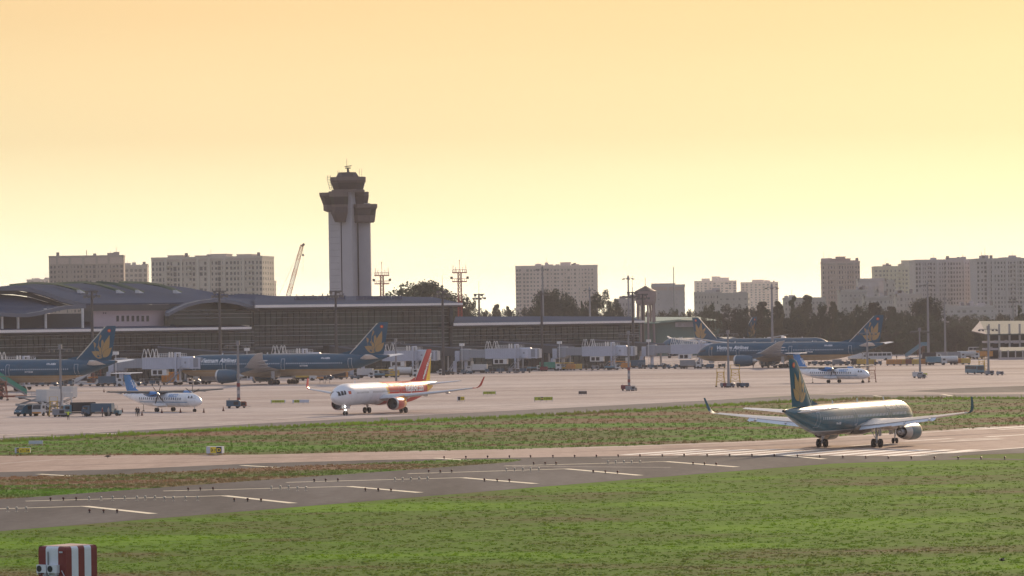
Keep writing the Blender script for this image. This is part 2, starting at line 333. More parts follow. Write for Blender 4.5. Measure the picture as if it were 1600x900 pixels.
low = lambda x: 830-.0815*x+3 if x < 1230 else 731-(x-1230)*.04+3
def pl(pts): return lambda x: float(np.interp(x, [p[0] for p in pts], [p[1] for p in pts]))
st_top = pl([(-250, 702), (0, 689.5), (400, 669), (800, 651.5), (1000, 641), (1090, 635), (1240, 627), (1340, 622.5), (1600, 621.5)]); st_bot = pl([(0, 713.5), (400, 710), (800, 702.5), (1000, 696.5), (1200, 688.5), (1430, 675), (1600, 665)])
tufts('grass', (622, 714, st_top, st_bot), 7500, m_blade2, .08, .32, 'rough grass standing on the strip between taxiway and runway', 5)
tufts('grass', (622, 714, lambda x: st_top(x)-.5, lambda x: st_top(x)+2.2), 2600, m_blade, .2, .6, 'longer ragged grass along the far edge of the strip', 6)
tufts('grass', (716, 782, pl([(0, 745.5), (200, 741), (400, 731.5), (600, 723), (730, 718.5), (815, 718.8), (816, 900)]), pl([(0, 780.5), (400, 751), (600, 737), (800, 722.2), (815, 719)])), 3400, m_blade2, .06, .24, 'rough dry grass on the narrow wedge', 7)
tufts('grass', (715, 940, low, lambda x: 940), 13000, m_blade, .04, .12, 'short green and brown grass in the foreground', 3)
# ------------------------------------------------------------------ aircraft materials
def livery(name, rules, rough=0.28, metal=0.0, coat=0.5, cr=.1, spec=.5):
    """paint whose colour is split by planes in the aircraft's own space: rules = [(colour, None)] + [(colour, (a,b,c,d))] -> colour where a*x+b*y+c*z > d"""
    m = bpy.data.materials.new(name); m.use_nodes = True; nt = m.node_tree; b = nt.nodes['Principled BSDF']
    b.inputs['Roughness'].default_value = rough; b.inputs['Metallic'].default_value = metal
    b.inputs['Coat Weight'].default_value = coat; b.inputs['Coat Roughness'].default_value = cr; b.inputs['Specular IOR Level'].default_value = spec
    t = nt.nodes.new('ShaderNodeTexCoord'); cur = None; base = rules[0][0]
    for col, pl in rules[1:]:
        d = nt.nodes.new('ShaderNodeVectorMath'); d.operation = 'DOT_PRODUCT'; d.inputs[1].default_value = pl[:3]
        nt.links.new(t.outputs['Object'], d.inputs[0])
        g_ = nt.nodes.new('ShaderNodeMapRange'); w = pl[4] if len(pl) > 4 else 0.03
        g_.inputs[1].default_value = pl[3]-w; g_.inputs[2].default_value = pl[3]+w; nt.links.new(d.outputs['Value'], g_.inputs[0])
        mxn = nt.nodes.new('ShaderNodeMixRGB'); nt.links.new(g_.outputs[0], mxn.inputs[0]); mxn.inputs[2].default_value = (*col, 1)
        if cur is None: mxn.inputs[1].default_value = (*base, 1)
        else: nt.links.new(cur, mxn.inputs[1])
        cur = mxn.outputs[0]
    # grime and panel variation
    n = nt.nodes.new('ShaderNodeTexNoise'); n.inputs['Scale'].default_value = 0.6; n.inputs['Detail'].default_value = 8
    nt.links.new(t.outputs['Object'], n.inputs['Vector'])
    r = nt.nodes.new('ShaderNodeMapRange'); r.inputs[1].default_value = .3; r.inputs[2].default_value = .7; r.inputs[3].default_value = .88; r.inputs[4].default_value = 1.06
    nt.links.new(n.outputs[0], r.inputs[0])
    v = nt.nodes.new('ShaderNodeVectorMath'); v.operation = 'SCALE'; nt.links.new(r.outputs[0], v.inputs['Scale'])
    if cur is None: v.inputs[0].default_value = base
    else: nt.links.new(cur, v.inputs[0])
    nt.links.new(v.outputs[0], b.inputs['Base Color'])
    r2 = nt.nodes.new('ShaderNodeMapRange'); r2.inputs[1].default_value = .3; r2.inputs[2].default_value = .7; r2.inputs[3].default_value = rough*.8; r2.inputs[4].default_value = rough*1.5
    nt.links.new(n.outputs[0], r2.inputs[0]); nt.links.new(r2.outputs[0], b.inputs['Roughness'])
    return m
BLUE, BLUE2, GOLD, BEIGE = (0.002, 0.068, 0.125), (0.002, 0.085, 0.125), (0.34, 0.20, 0.065), (0.34, 0.28, 0.20)
m_white = mat('white_gloss_paint', (0.72, 0.72, 0.74), 0.25, coat=.5, var=.05, scale=.5)
m_wing = mat('grey_wing_paint', (0.50, 0.51, 0.53), 0.35, coat=.2, var=.1, scale=.4)
m_wing_w = mat('pale_stabiliser_paint', (0.68, 0.69, 0.71), 0.35, coat=.2, var=.06, scale=.4)
m_tyre = mat('black_tyre_rubber', (0.018, 0.018, 0.018), 0.8)
m_steel = mat('gear_steel', (0.42, 0.42, 0.42), 0.4, metal=.5)
m_dark = mat('dark_opening', (0.012, 0.012, 0.014), 0.6)
m_fan = mat('fan_blades', (0.06, 0.06, 0.065), 0.35, metal=.7)
m_metal = mat('bare_metal', (0.55, 0.54, 0.52), 0.28, metal=.9)
m_gold = mat('gold_logo_paint', GOLD, 0.4, coat=.3, var=.06, scale=.5)
m_goldline = mat('dark_petal_line', (0.10, 0.075, 0.04), 0.5)
m_win = mat('cabin_window_glass', (0.02, 0.022, 0.026), 0.15)
m_winlt = mat('pale_window_surround', (0.45, 0.50, 0.55), 0.4)
m_red = mat('red_paint', (0.60, 0.012, 0.010), 0.3, coat=.4, var=.05, scale=.5)
m_yel = mat('yellow_paint', (0.85, 0.52, 0.02), 0.35, coat=.3, var=.05, scale=.5)
m_letter = mat('white_letter_paint', (0.80, 0.80, 0.80), 0.4)
m_lettgold = mat('pale_gold_letter_paint', (0.62, 0.60, 0.52), 0.4)
m_land = mat('landing_light', (1, 1, 1), .3, emit=((1, .97, .88), 12))

def interp(tab, x):
    for (a, *va), (b, *vb) in zip(tab, tab[1:]):
        if x <= b:
            t = 0 if b == a else max(0, (x-a)/(b-a)); return [p+(q-p)*t for p, q in zip(va, vb)]
    return list(tab[-1][1:])
class Plane:
    """airliner in its own space: nose at +x, main gear at x=0, ground z=0"""
    def __init__(s, xn, L, R, zc, Ln, Lt, tailup=.82):
        s.xn, s.L, s.R, s.zc, s.Ln, s.Lt, s.tu = xn, L, R, zc, Ln, Lt, tailup
    def sec(s, x):
        d = s.xn-x; R = s.R; r = R; z = s.zc
        if d < s.Ln:
            t = max(0, d/s.Ln); r = R*max(.02, (1-(1-t)**2.15))**.62; z = s.zc-R*.30*(1-t)**1.7
        e = d-(s.L-s.Lt)
        if e > 0:
            t = min(1, e/s.Lt); r = R*(1-.90*t**1.55); z = s.zc+(R-r)*s.tu
        return r, z
    def skin(s, x, h):                       # y on the fuselage side at height h
        r, z = s.sec(x); q = r*r*1.0-((h-z)/1.03)**2
        return math.sqrt(max(q, 0.0001))
    def fuselage(s, n=36):
        b = MB(); xs = [s.xn-.03-s.Ln*(t**1.8) for t in [i/14 for i in range(15)]]
        nb = 8; x0 = xs[-1]; x1 = s.xn-(s.L-s.Lt)
        xs += [x0+(x1-x0)*i/nb for i in range(1, nb+1)]+[x1-s.Lt*i/16 for i in range(1, 17)]
        rings = []
        for x in xs:
            r, z = s.sec(x); rings.append([(x, math.sin(2*PI*i/n)*r, z+math.cos(2*PI*i/n)*r*1.03) for i in range(n)])
        return b.loft(rings)
    def side_text(s, b, txt, size, x0, z0, side, shear=0.0, bold=.0, off=.03, mi=0, fit=None):
        import bmesh
        vs, fs = text_mesh(txt, size, shear, 0, bold); w = max(v.x for v in vs); out = []
        if fit:
            for v in vs: v.x *= fit/w
            w = fit
        tm = bpy.data.meshes.new('t'); tm.from_pydata([tuple(v) for v in vs], [], fs); bm = bmesh.new(); bm.from_mesh(tm)
        for q in range(1, 9): bmesh.ops.bisect_plane(bm, geom=bm.verts[:]+bm.edges[:]+bm.faces[:], plane_co=(0, size*(q/9-.2), 0), plane_no=(0, 1, 0))
        bm.verts.index_update(); vs = [v.co.copy() for v in bm.verts]; fs = [tuple(v.index for v in f.verts) for f in bm.faces]; bm.free(); bpy.data.meshes.remove(tm)
        for v in vs:
            # port side (+y) is read with the nose at the left, starboard with the nose at the right
            x = x0-v.x if side > 0 else x0-w+v.x
            h = z0+v.y; out.append((x, side*(s.skin(x, h)+off), h))
        b.add(out, fs, mi); return w
def wing_sec(x, y, z, c, th, n=10, vert=False):
    pts = []
    prof = [(0, 0), (.04, .045), (.15, .09), (.35, .115), (.6, .085), (.85, .03), (1, .004)]
    up = [(p, q) for p, q in prof]; dn = [(p, -q*.55) for p, q in prof[::-1][1:-1]]
    for p, q in up+dn:
        if vert: pts.append((x-p*c, y+(q if (p, q) in up else q*1.8)*c*th/.12*.55, z))
        else: pts.append((x-p*c, y, z+q*c*th/.12))
    return pts
def wheel(b, x, y, r, w, mi=0):
    b.lathe([(-w/2, r*.55), (-w/2, r*.86), (-w*.36, r*.98), (w*.36, r*.98), (w/2, r*.86), (w/2, r*.55)], (x, y, r), 'y', 16, mi)
def lotus(H, W):                             # petals as (polygon) lists in fin space: u backwards, v up
    pet = []
    def petal(cx, cy, ang, l, w):
        pts = []; N = 12
        for i in range(N+1):
            t = i/N; pts.append((w*1.12*math.sin(PI*t**.75), l*t))
        full = pts+[(-a, b) for a, b in pts[::-1][1:-1]]; ca, sa = math.cos(ang), math.sin(ang)
        return [(cx+a*ca+b*sa, cy-a*sa+b*ca) for a, b in full]
    for ang, l, w in ((-1.15, .56, .125), (-.62, .75, .125), (-.12, .97, .125), (.35, .93, .125), (.82, .56, .115)):
        pet.append(petal(0, 0, ang, l, w))
    return pet

def fin(s, root, p, mats, name='tail_fin', lotus_at=None, flag=None):
    xr, zr, cr, xt, zt, ct, th = p
    b = MB(); b.loft([wing_sec(xr, 0, zr, cr, th, vert=True), wing_sec(xt+(xr-xt)*.04, 0, zt-.04*(zt-zr), ct*1.04, th, vert=True), wing_sec(xt-.3, 0, zt, ct*.8, th*.6, vert=True)])
    # dorsal fillet
    b.add([(xr+cr*.55, 0, zr-.15), (xr-.6, .09, zr-.1), (xr-.6, -.09, zr-.1), (xr-(xr-xt)*.16-.1, 0, zr+(zt-zr)*.16)], [(0, 1, 3), (0, 3, 2), (0, 2, 1), (1, 2, 3)])
    f_ = b.build(name, mats, root, smooth=True)
    MB().bar((xr+.04, 0, zr+.3), (xt+.04+(xr-xt)*.04, 0, zt-.04*(zt-zr)), .16*cr/8, .16*cr/8).build('leading_edge', m_metal, f_)
    def fp(u, v, side, off=.02):             # u metres behind the leading edge line's root, v up
        x = xr-u; z = zr+v; t = v/(zt-zr); le = xr+(xt-xr)*t; c = cr+(ct-cr)*t; q = min(1, max(0, (le-x)/c))
        prof = [(0, 0), (.04, .045), (.15, .09), (.35, .115), (.6, .085), (.85, .03), (1, .004)]
        yy = interp(prof, q)[0]*c*th/.12*.55
        return (x, side*(yy+off), z)
    if lotus_at:
        u0, v0, k = lotus_at
        bl = MB(); bo = MB()
        def cl(u, v): t = v/(zt-zr); le = (xr-xt)*t; return min(max(u, le+.12), le+cr+(ct-cr)*t-.15)
        for side in (1, -1):
            for i, pt in enumerate(lotus(1, 1)):
                pts = [(u0+a*k, v0+c_*k) for a, c_ in pt]
                cx = sum(a for a, _ in pts)/len(pts); cz = sum(a for _, a in pts)/len(pts)
                big = [(cx+(a-cx)*1.10, cz+(c_-cz)*1.06) for a, c_ in pts]
                bo.add([fp(cl(a, c_), c_, side, .016+.006*i) for a, c_ in big], [tuple(range(len(big)))])
                bl.add([fp(cl(a, c_), c_, side, .019+.006*i) for a, c_ in pts], [tuple(range(len(pts)))])
        bo.build('logo_outline', mats if not isinstance(mats, list) else mats[0], f_); bl.build('lotus_logo', m_gold, f_)
    if flag:
        u0, v0, w = flag; bf = MB(); bs = MB()
        for side in (1, -1):
            N = 14; bf.add([fp(u0+w*math.cos(2*PI*i/N), v0+w*.85*math.sin(2*PI*i/N), side, .03) for i in range(N)], [tuple(range(N))])
            st = [(w*(.55 if i % 2 == 0 else .22)*math.sin(PI*i/5), w*(.55 if i % 2 == 0 else .22)*math.cos(PI*i/5)) for i in range(10)]
            bs.add([fp(u0+a, v0+c_, side, .05) for a, c_ in st], [tuple(range(10))])
        bf.build('flag_emblem', m_red, f_); bs.build('star_emblem', m_yel, f_)
    return f_, fp

def panes(b, m, r, single=True):              # every window pane its own part
    cs = []
    for q in b.f: cs.append([Vector(b.v[i]) for i in q])
    if not single: tag(b.build('cabin_window', m, r), kind='stuff'); return
    key = (m.name, round((cs[0][1]-cs[0][0]).length, 3))
    for n_, q in enumerate(cs[:100]):
        c_ = sum(q, Vector())/4; ex = (q[1]-q[0]); ez = (q[3]-q[0])
        if key not in pane_mesh:
            pane_mesh[key] = MB().add([(-ex.length/2, 0, -ez.length/2), (ex.length/2, 0, -ez.length/2), (ex.length/2, 0, ez.length/2), (-ex.length/2, 0, ez.length/2)], [(0, 1, 2, 3)]).build('cabin_window', m); o0 = pane_mesh[key]; pane_mesh[key] = o0.data; bpy.data.objects.remove(o0)
        o = bpy.data.objects.new('cabin_window', pane_mesh[key]); C.objects.link(o); o.parent = r; o.location = c_; o.rotation_euler = (math.atan2(-ez.y, ez.z), 0, 0)
    if len(cs) > 100:
        k = MB()
        for q in cs[100:]: k.add(q, [(0, 1, 2, 3)])
        tag(k.build('cabin_window', m, r), kind='stuff')
pane_mesh = {}
def airliner(s, name_label, loc, rz, body_m, kind, wing, eng, gear, stab, finp, fin_m, eng_m, letters=(), logo=None, flag=None, wl_m=None, lights=False, group=None, winlt=False, cat='airliner', nwin=True):
    r = thing('airliner', name_label, cat, loc, rz, group)
    fu = s.fuselage().build('fuselage', body_m, r, smooth=True)
    # belly fairing
    R, zc = s.R, s.zc
    rings = []
    for t in [i/12 for i in range(13)]:
        x = wing['x']+1.5-t*(wing['cr']+4); k = math.sin(PI*t)**.55 if 0 < t < 1 else .02
        rings.append([(x, math.sin(2*PI*i/20)*(R*.5+R*.56*k), zc-R*.52+math.cos(2*PI*i/20)*(R*.15+R*.50*k)) for i in range(20)])
    MB().loft(rings).build('belly_fairing', wing.get('belly', body_m), r, smooth=True)
    # windows and doors
    zw = zc+R*.14; b = MB(); bl = MB(); pitch = wing.get('wp', .53)
    x = s.xn-s.Ln-.3*R
    while x > s.xn-s.L+s.Lt*.62:
        if all(abs(x-dx) > .75 for dx in wing['doors']):
            for sd_ in (1, -1):
                y0 = s.skin(x, zw-.17)+.012; y1 = s.skin(x, zw+.17)+.012; w = .125
                b.add([(x-w, sd_*y0, zw-.17), (x+w, sd_*y0, zw-.17), (x+w, sd_*y1, zw+.17), (x-w, sd_*y1, zw+.17)], [(0, 1, 2, 3)])
        x -= pitch
    panes(b, wing.get('wm', m_winlt) if winlt else m_win, r, nwin)
    for dx in wing['doors']:
        for sd_ in (1, -1):
            b = MB(); z0, z1, w = zw-1.15*R/2, zw+.62*R/2*1.4, .46*(1 if R < 2.5 else 1.2)
            def q(xx, zz): return (xx, sd_*(s.skin(xx, zz)+.02), zz)
            e = .055
            for xa, xb, za, zb in ((dx-w, dx-w+e, z0, z1), (dx+w-e, dx+w, z0, z1), (dx-w, dx+w, z1-e, z1), (dx-w, dx+w, z0, z0+e)):
                N = 6; vs = []
                for i in range(N+1):
                    zz = za+(zb-za)*i/N; vs += [q(xa, zz), q(xb, zz)]
                b.add(vs, [(2*i, 2*i+1, 2*i+3, 2*i+2) for i in range(N)])
            b.build('door', wing.get('door_m', m_winlt), r)
    # cockpit windows
    for sd_ in (1, -1):
        b = MB()
        for i, (xa, xb) in enumerate(wing['cock']):
            zl, zh = s.sec(xa)[1]+wing['cz'][0]*R, s.sec(xa)[1]+wing['cz'][1]*R
            q4 = [(xa, zl), (xb, zl), (xb-.12, zh-.04*i), (xa-.30, zh)]; vs = []; N = 4
            for a_ in range(N+1):
                for c_ in range(N+1):
                    u, v = a_/N, c_/N; xx = (q4[0][0]*(1-u)+q4[1][0]*u)*(1-v)+(q4[3][0]*(1-u)+q4[2][0]*u)*v; zz = (q4[0][1]*(1-u)+q4[1][1]*u)*(1-v)+(q4[3][1]*(1-u)+q4[2][1]*u)*v
                    vs.append((xx+.03, sd_*(s.skin(xx, zz)+.03), zz))
            b.add(vs, [(a_*(N+1)+c_, (a_+1)*(N+1)+c_, (a_+1)*(N+1)+c_+1, a_*(N+1)+c_+1) for a_ in range(N) for c_ in range(N)])
        b.build('cockpit_window', m_win, r)
    # wings
    for sd_ in (1, -1):
        b = MB(); W = wing; secs = []
        def yz(y): return W['z']+(y-R*.6)*math.tan(W['dih'])+W.get('flex', 0)*(y/W['b'])**2
        for x_le, y, c_, th in W['secs']: secs.append([(px_, sd_*y, pz+yz(y)) for px_, _, pz in wing_sec(x_le, 0, 0, c_, th)])
        b.loft(secs); wo_ = b.build('wing', m_wing, r, smooth=True)
        if W.get('winglet'):
            h, cant, wm = W['winglet']; xt, yt, ct, th = W['secs'][-1]; bw = MB(); rr = []
            N = 7
            for i in range(N+1):
                t = i/N; a = cant*min(1, t*2.2); yy = yt+.02+sum(math.cos(cant*min(1, k/N*2.2))*h/N for k in range(i)); zz = sum(math.sin(cant*min(1, k/N*2.2))*h/N for k in range(i))
                c2 = ct*(1-.62*t); xx = xt-h*.72*t**1.15
                rr.append([(xx-p*c2, sd_*(yy-q2*c2*.5*math.sin(a)), yz(yt)+zz+q2*c2*.6*math.cos(a)) for p, q2 in [(0, 0), (.1, .07), (.4, .1), (1, .0), (.4, -.06), (.1, -.05)]])
            bw.loft(rr).build('winglet', wm, r, smooth=True)
        # flap track fairings
        for y in W['tracks']:
            k = y/W['b']; xle = interp([(q[1], q[0], q[2]) for q in W['secs']], y); x0 = xle[0]-xle[1]*.55; Lf = 3.0*(1-.35*k)*R/2
            MB().lathe([(0, .04), (-.15*Lf, .16), (-.5*Lf, .22), (-.85*Lf, .14), (-1.0*Lf, .03)], (x0, sd_*y, yz(y)-.22), 'x', 10).build('flap_fairing', m_wing, r, smooth=True)
        if W.get('flapdown'):
            b = MB()
            for i in range(len(W['secs'])-1):
                (xa, ya, ca, _), (xb, yb, cb, _) = W['secs'][i], W['secs'][i+1]
                if ya < R: 
                    t = (R*1.0-ya)/(yb-ya); xa, ya, ca = xa+(xb-xa)*t, R*1.0, ca+(cb-ca)*t
                if yb > W['b']*.76: t = (W['b']*.76-ya)/(yb-ya); xb, yb, cb = xa+(xb-xa)*t, W['b']*.76, ca+(cb-ca)*t
                if yb <= ya: continue
                ra = [(xa-ca*.97, sd_*ya, yz(ya)-.02), (xa-ca*.97, sd_*ya, yz(ya)-.12), (xa-ca*.97-.95, sd_*ya, yz(ya)-.50)]
                rb = [(xb-cb*.97, sd_*yb, yz(yb)-.02), (xb-cb*.97, sd_*yb, yz(yb)-.12), (xb-cb*.97-.7, sd_*yb, yz(yb)-.38)]
                b.loft([ra, rb])
            b.build('flap', m_wing_w, r)
    # stabilisers
    for sd_ in (1, -1):
        xr, cr_, xt, ct, hb, z0, dih = stab
        b = MB(); b.loft([wing_sec(xr, sd_*.15, z0, cr_, .10), wing_sec(xt, sd_*hb, z0+hb*math.tan(dih), ct, .09)])
        b.build('stabiliser', m_wing_w, r, smooth=True)
    fin(s, r, finp, fin_m, lotus_at=logo, flag=flag)
    # tail cone exhaust
    rt, zt_ = s.sec(s.xn-s.L); xe = s.xn-s.L
    MB().lathe([(.05, rt*.99), (-.45, rt*.78), (-.45, rt*.5), (-.2, .02)], (xe, 0, zt_), 'x', 14).build('exhaust_cone', m_dark, r, smooth=True)
    # engines
    for sd_ in (1, -1):
        xf, y, z, rr_, ln = eng[:5]; o = (xf, sd_*y, z)
        ng = MB().lathe([(-.02, rr_*.86), (.04, rr_*.90), (0, rr_*.95), (-.12*ln, rr_*1.0), (-.4*ln, rr_*1.02), (-.75*ln, rr_*.92), (-1.0*ln, rr_*.70), (-1.0*ln, rr_*.66), (-.8*ln, rr_*.64)], o, 'x', 28, caps=False).build('engine', eng_m, r, smooth=True)
        MB().lathe([(.055, rr_*.885), (.06, rr_*.91), (-.02, rr_*.965), (-.09*ln, rr_*1.012), (-.09*ln, rr_*1.0)], o, 'x', 28, caps=False).build('inlet_lip', m_metal, ng, smooth=True)
        MB().lathe([(-.02, rr_*.86), (-.22*ln, rr_*.84), (-.24*ln, .02)], o, 'x', 28, caps=False).build('fan', m_fan, ng)
        MB().lathe([(-.10*ln, .02), (-.16*ln, rr_*.14), (-.24*ln, rr_*.22)], o, 'x', 16).build('spinner', m_dark, ng, smooth=True)
        MB().lathe([(-.82*ln, rr_*.655), (-.9*ln, rr_*.5), (-1.0*ln, rr_*.42), (-1.14*ln, rr_*.34), (-1.14*ln, rr_*.2), (-1.3*ln, .03)], o, 'x', 20).build('core_exhaust', eng[5] if len(eng) > 5 else m_dark, ng, smooth=True)
        xle = interp([(q[1], q[0], q[2]) for q in wing['secs']], y); zz = wing['z']+(y-R*.6)*math.tan(wing['dih'])
        MB().prism([(xf-.25*ln, sd_*y-.14, z+rr_*.93), (xf-1.15*ln, sd_*y-.14, z+rr_*.45), (xle[0]-xle[1]*.45, sd_*y-.14, zz-.1), (xle[0]+.1, sd_*y-.14, zz+.22)], (0, .28, 0)).build('pylon', eng_m if not isinstance(eng_m, list) else eng_m[0], r)
    # landing gear
    def leg(x, y, zt2, wr, ww, axles, name='main_gear', sp=.45):
        b = MB(); b.tube((x, y, wr), (x, y*(.96), zt2), .13*wr/.55, n=10); b.tube((x, y-sp, wr), (x, y+sp, wr), .09, n=8)
        b.bar((x, y, wr+.3), (x-.1*wr/.55, y*.72, zt2), .09); b.bar((x, y, wr*2), (x+1.0, y, zt2), .08)
        if axles > 1: b.bar((x-wr*1.25, y, wr), (x+wr*1.25, y, wr), .2)
        gl = b.build(name, m_steel, r)
        for k in range(axles):
            xx = x+(k-(axles-1)/2)*wr*2.35
            for dy in (-sp, sp):
                w_ = MB(); wheel(w_, xx, y+dy, wr, ww); wo2 = w_.build('wheel', m_tyre, gl, smooth=True)
        return gl
    for sd_ in (1, -1):
        gl = leg(0, sd_*gear['y'], wing['z'], gear['r'], gear['w'], gear['ax'], 'main_gear', gear['sp'])
        MB().box((-.02, sd_*(gear['y']+.42*gear['sp']/.45), (gear['r']*1.9+wing['z'])/2+.2), (.95, .05, (wing['z']-gear['r']*1.9)*.75)).build('gear_door', wing.get('gd', m_wing), r)
    ng_ = leg(gear['xn'], 0.001, zc-R*.8, gear['rn'], gear['wn'], 1, 'nose_gear', gear['sn'])
    for sd_ in (1, -1): MB().box((gear['xn']-.2, sd_*.42, zc-R-.35), (1.7, .04, .6)).build('gear_door', wing.get('gd2', m_wing), r)
    if lights:
        for dz in (0, .62):
            MB().lathe([(0, .02), (.05, .13), (-.08, .10)], (gear['xn']+.25, .12, 1.0+dz), 'x', 12).build('taxi_light', m_land, ng_)
    # antennas
    b = MB()
    for ax, hh in ((s.xn-9*R/2, .45), (s.xn-s.L*.42, .5), (s.xn-s.L*.62, .4)):
        b = MB().prism([(ax, -.02, zc+R*1.02), (ax-.45, -.02, zc+R*1.02), (ax-.5, -.02, zc+R*1.03+hh), (ax-.28, -.02, zc+R*1.03+hh)], (0, .04, 0)); b.build('antenna', m_white, r)
    # letters
    for nm, txt, size, x0, z0, side, shear, bold, mm, *ft in letters:
        b = MB(); s.side_text(b, txt, size, x0, z0, side, shear, bold, fit=ft[0] if ft else None); b.build(nm, mm, fu)
    return r, fu

# ---- narrow-body of the runway and of the taxiway
A = lambda: Plane(22.0, 44.5, 1.98, 3.85, 5.6, 13.5)
A_wing = dict(x=6.6, cr=7.5, z=2.75, b=17, dih=math.radians(5.1), flex=.35,
    secs=[(7.0, .3, 7.9, .13), (6.0, 2.0, 7.0, .13), (3.55, 6.4, 4.35, .12), (.2, 12.5, 2.75, .11), (-2.2, 17.0, 1.6, .10)],
    tracks=(4.6, 8.2, 12.0), doors=(17.6, 9.8, -2.6, -14.6), cock=((21.32, 20.85), (20.78, 20.2), (20.12, 19.6)), cz=(.16, .55), wp=.53)
A_gear = dict(y=3.8, r=.58, w=.42, ax=1, sp=.46, xn=16.9, rn=.38, wn=.22, sn=.26)
A_stab = (-15.9, 3.9, -19.7, 1.5, 6.2, 4.95, math.radians(6))
A_fin = (-13.3, 5.75, 6.6, -18.6, 11.76, 2.3, .10)

# 1: blue narrow-body seen from behind on the runway
m_vnbody = livery('teal_fuselage_paint', [(0.0, 0, 0)] and [((0.17, 0.15, 0.13), None), ((0.5, 0.5, 0.5), (0, 0, 1, 2.42)), (BLUE2, (0, 0, 1, 2.52))], rough=.42, metal=.0, coat=.9, cr=.20, spec=.1)
m_vnfin = livery('teal_fin_paint', [(BLUE2, None)], rough=.5, metal=.0, coat=.0, spec=.2)
m_vneng = livery('teal_engine_paint', [(BLUE2, None), ((0.42, 0.40, 0.37), (-1, 0, 0, -5.5))], rough=.35, metal=.1, coat=.3)
s1 = A(); w1 = dict(A_wing); w1['winglet'] = (2.9, math.radians(80), m_vnfin); w1['flapdown'] = True; w1['belly'] = mat('belly_grey_paint', (0.30, 0.27, 0.23), .3, coat=.4, var=.1)
p1 = G(1327.5, 699.3); 
near_plane, fu1 = airliner(s1, 'dark teal airliner with gold lotus fin, seen from behind rolling on the runway', p1, math.radians(90-25.5), m_vnbody, 'A', w1,
    (8.9, 5.75, 1.90, 1.10, 5.0, m_steel), A_gear, A_stab, A_fin, m_vnfin, m_vneng,
    letters=[('tail_registration', 'VN-A338', .42, -8.0, 3.25, -1, .0, .01, m_letter), ('fuselage_lettering', 'A321', .38, -2.0, 2.95, -1, .0, .01, m_letter),
             ('airline_name', 'Vietnam Airlines', 1.15, 17.0, 4.75, -1, .15, .01, m_lettgold)],
    logo=(4.7, .75, 4.1), flag=(6.2, 5.25, .38), winlt=True)
# 2: white and red narrow-body taxiing towards the camera
RED, ORA = (0.52, 0.010, 0.014), (0.80, 0.30, 0.02)
m_vjbody = livery('white_to_red_fuselage_paint', [((0.76, 0.76, 0.78), None), ((0.85, 0.50, 0.03), (-1, 0, .42, -1.15, .28)), (RED, (-1, 0, .42, -.4, .22)), ((0.85, 0.50, 0.03), (-1, 0, .3, 17.3, .3)), ((0.78, 0.77, 0.75), (-1, 0, .3, 21.2, .4))], rough=.42, coat=.2, spec=.3)
m_vjfin = livery('red_fin_paint', [(RED, None), ((0.88, 0.55, 0.02), (-1, 0, -.62, 14.1, .05))], rough=.4, coat=.1)
m_vjeng = livery('red_orange_engine_paint', [(RED, None), (ORA, (-1, 0, 0, -5.9, .1))], rough=.3, coat=.5)
s2 = A(); w2 = dict(A_wing); w2['winglet'] = (2.9, math.radians(78), m_red); w2['wm'] = mat('grey_tinted_window', (0.22, 0.22, 0.23), 0.3); w2['belly'] = livery('white_red_belly_paint', [((0.76, 0.76, 0.78), None), ((0.5, 0.02, 0.015), (-1, 0, -.5, -5.6, .1))], coat=.5)
p2 = G(602, 645.3)
vj, fu2 = airliner(s2, 'white and red airliner with red and yellow tail taxiing towards the camera', p2, math.radians(-90-24), m_vjbody, 'A', w2,
    (8.9, 5.75, 1.95, 1.20, 4.6, m_steel), A_gear, A_stab, A_fin, m_vjfin, m_vjeng,
    letters=[('airline_name', 'vietjetAir.com', 2.1, -5.0, 3.95, 1, .2, .05, m_letter, 8.6), ('airline_name', 'vietjetAir.com', 2.1, -5.0, 3.95, -1, .2, .05, m_letter, 8.6), ('slogan', 'Enjoy Flying!', .55, -7.6, 3.0, 1, .1, .01, m_letter)],
    lights=True, winlt=True)
# its writing on the fin and flag by the cockpit
vs, fs = text_mesh('vietjetAir.com', 1.0, .1, 0, .05)
w = max(v.x for v in vs); b = MB(); dz_, dx_ = 6.0, 5.3; L_ = math.hypot(dz_, dx_); k = 6.0/w
for side in (1, -1):
    out = []
    for v in vs:
        t = v.x*k*1.1; n_ = (v.y-.1)*1.0; Lw = w*k*1.1
        if side > 0: x = -16.1-.66*t+.75*n_; z = 6.0+.75*t+.5*n_
        else: x = -16.1-.66*(Lw-t)+.75*n_; z = 6.0+.75*(Lw-t)+.5*n_
        out.append((x, side*(.056*(6.6-(z-5.75)/6*4.3)+.05), z))
    b.add(out, fs)
for o in vj.children:
    if o.name.startswith('tail_fin'): b.build('fin_lettering', m_letter, o)
b = MB(); st = MB()
for side in (1, -1):
    b.add([(x, side*(s2.skin(x, z)+.03), z) for x, z in ((18.9, 3.95), (18.1, 3.95), (18.1, 4.5), (18.9, 4.5))], [(0, 1, 2, 3)])
    st.add([(18.5+(.2 if i % 2 == 0 else .08)*math.sin(PI*i/5), side*(s2.skin(18.5, 4.22)+.055), 4.22+(.2 if i % 2 == 0 else .08)*math.cos(PI*i/5)) for i in range(10)], [tuple(range(10))])
fl = b.build('flag_emblem', m_red, fu2); st.build('star_emblem', m_yel, fu2)

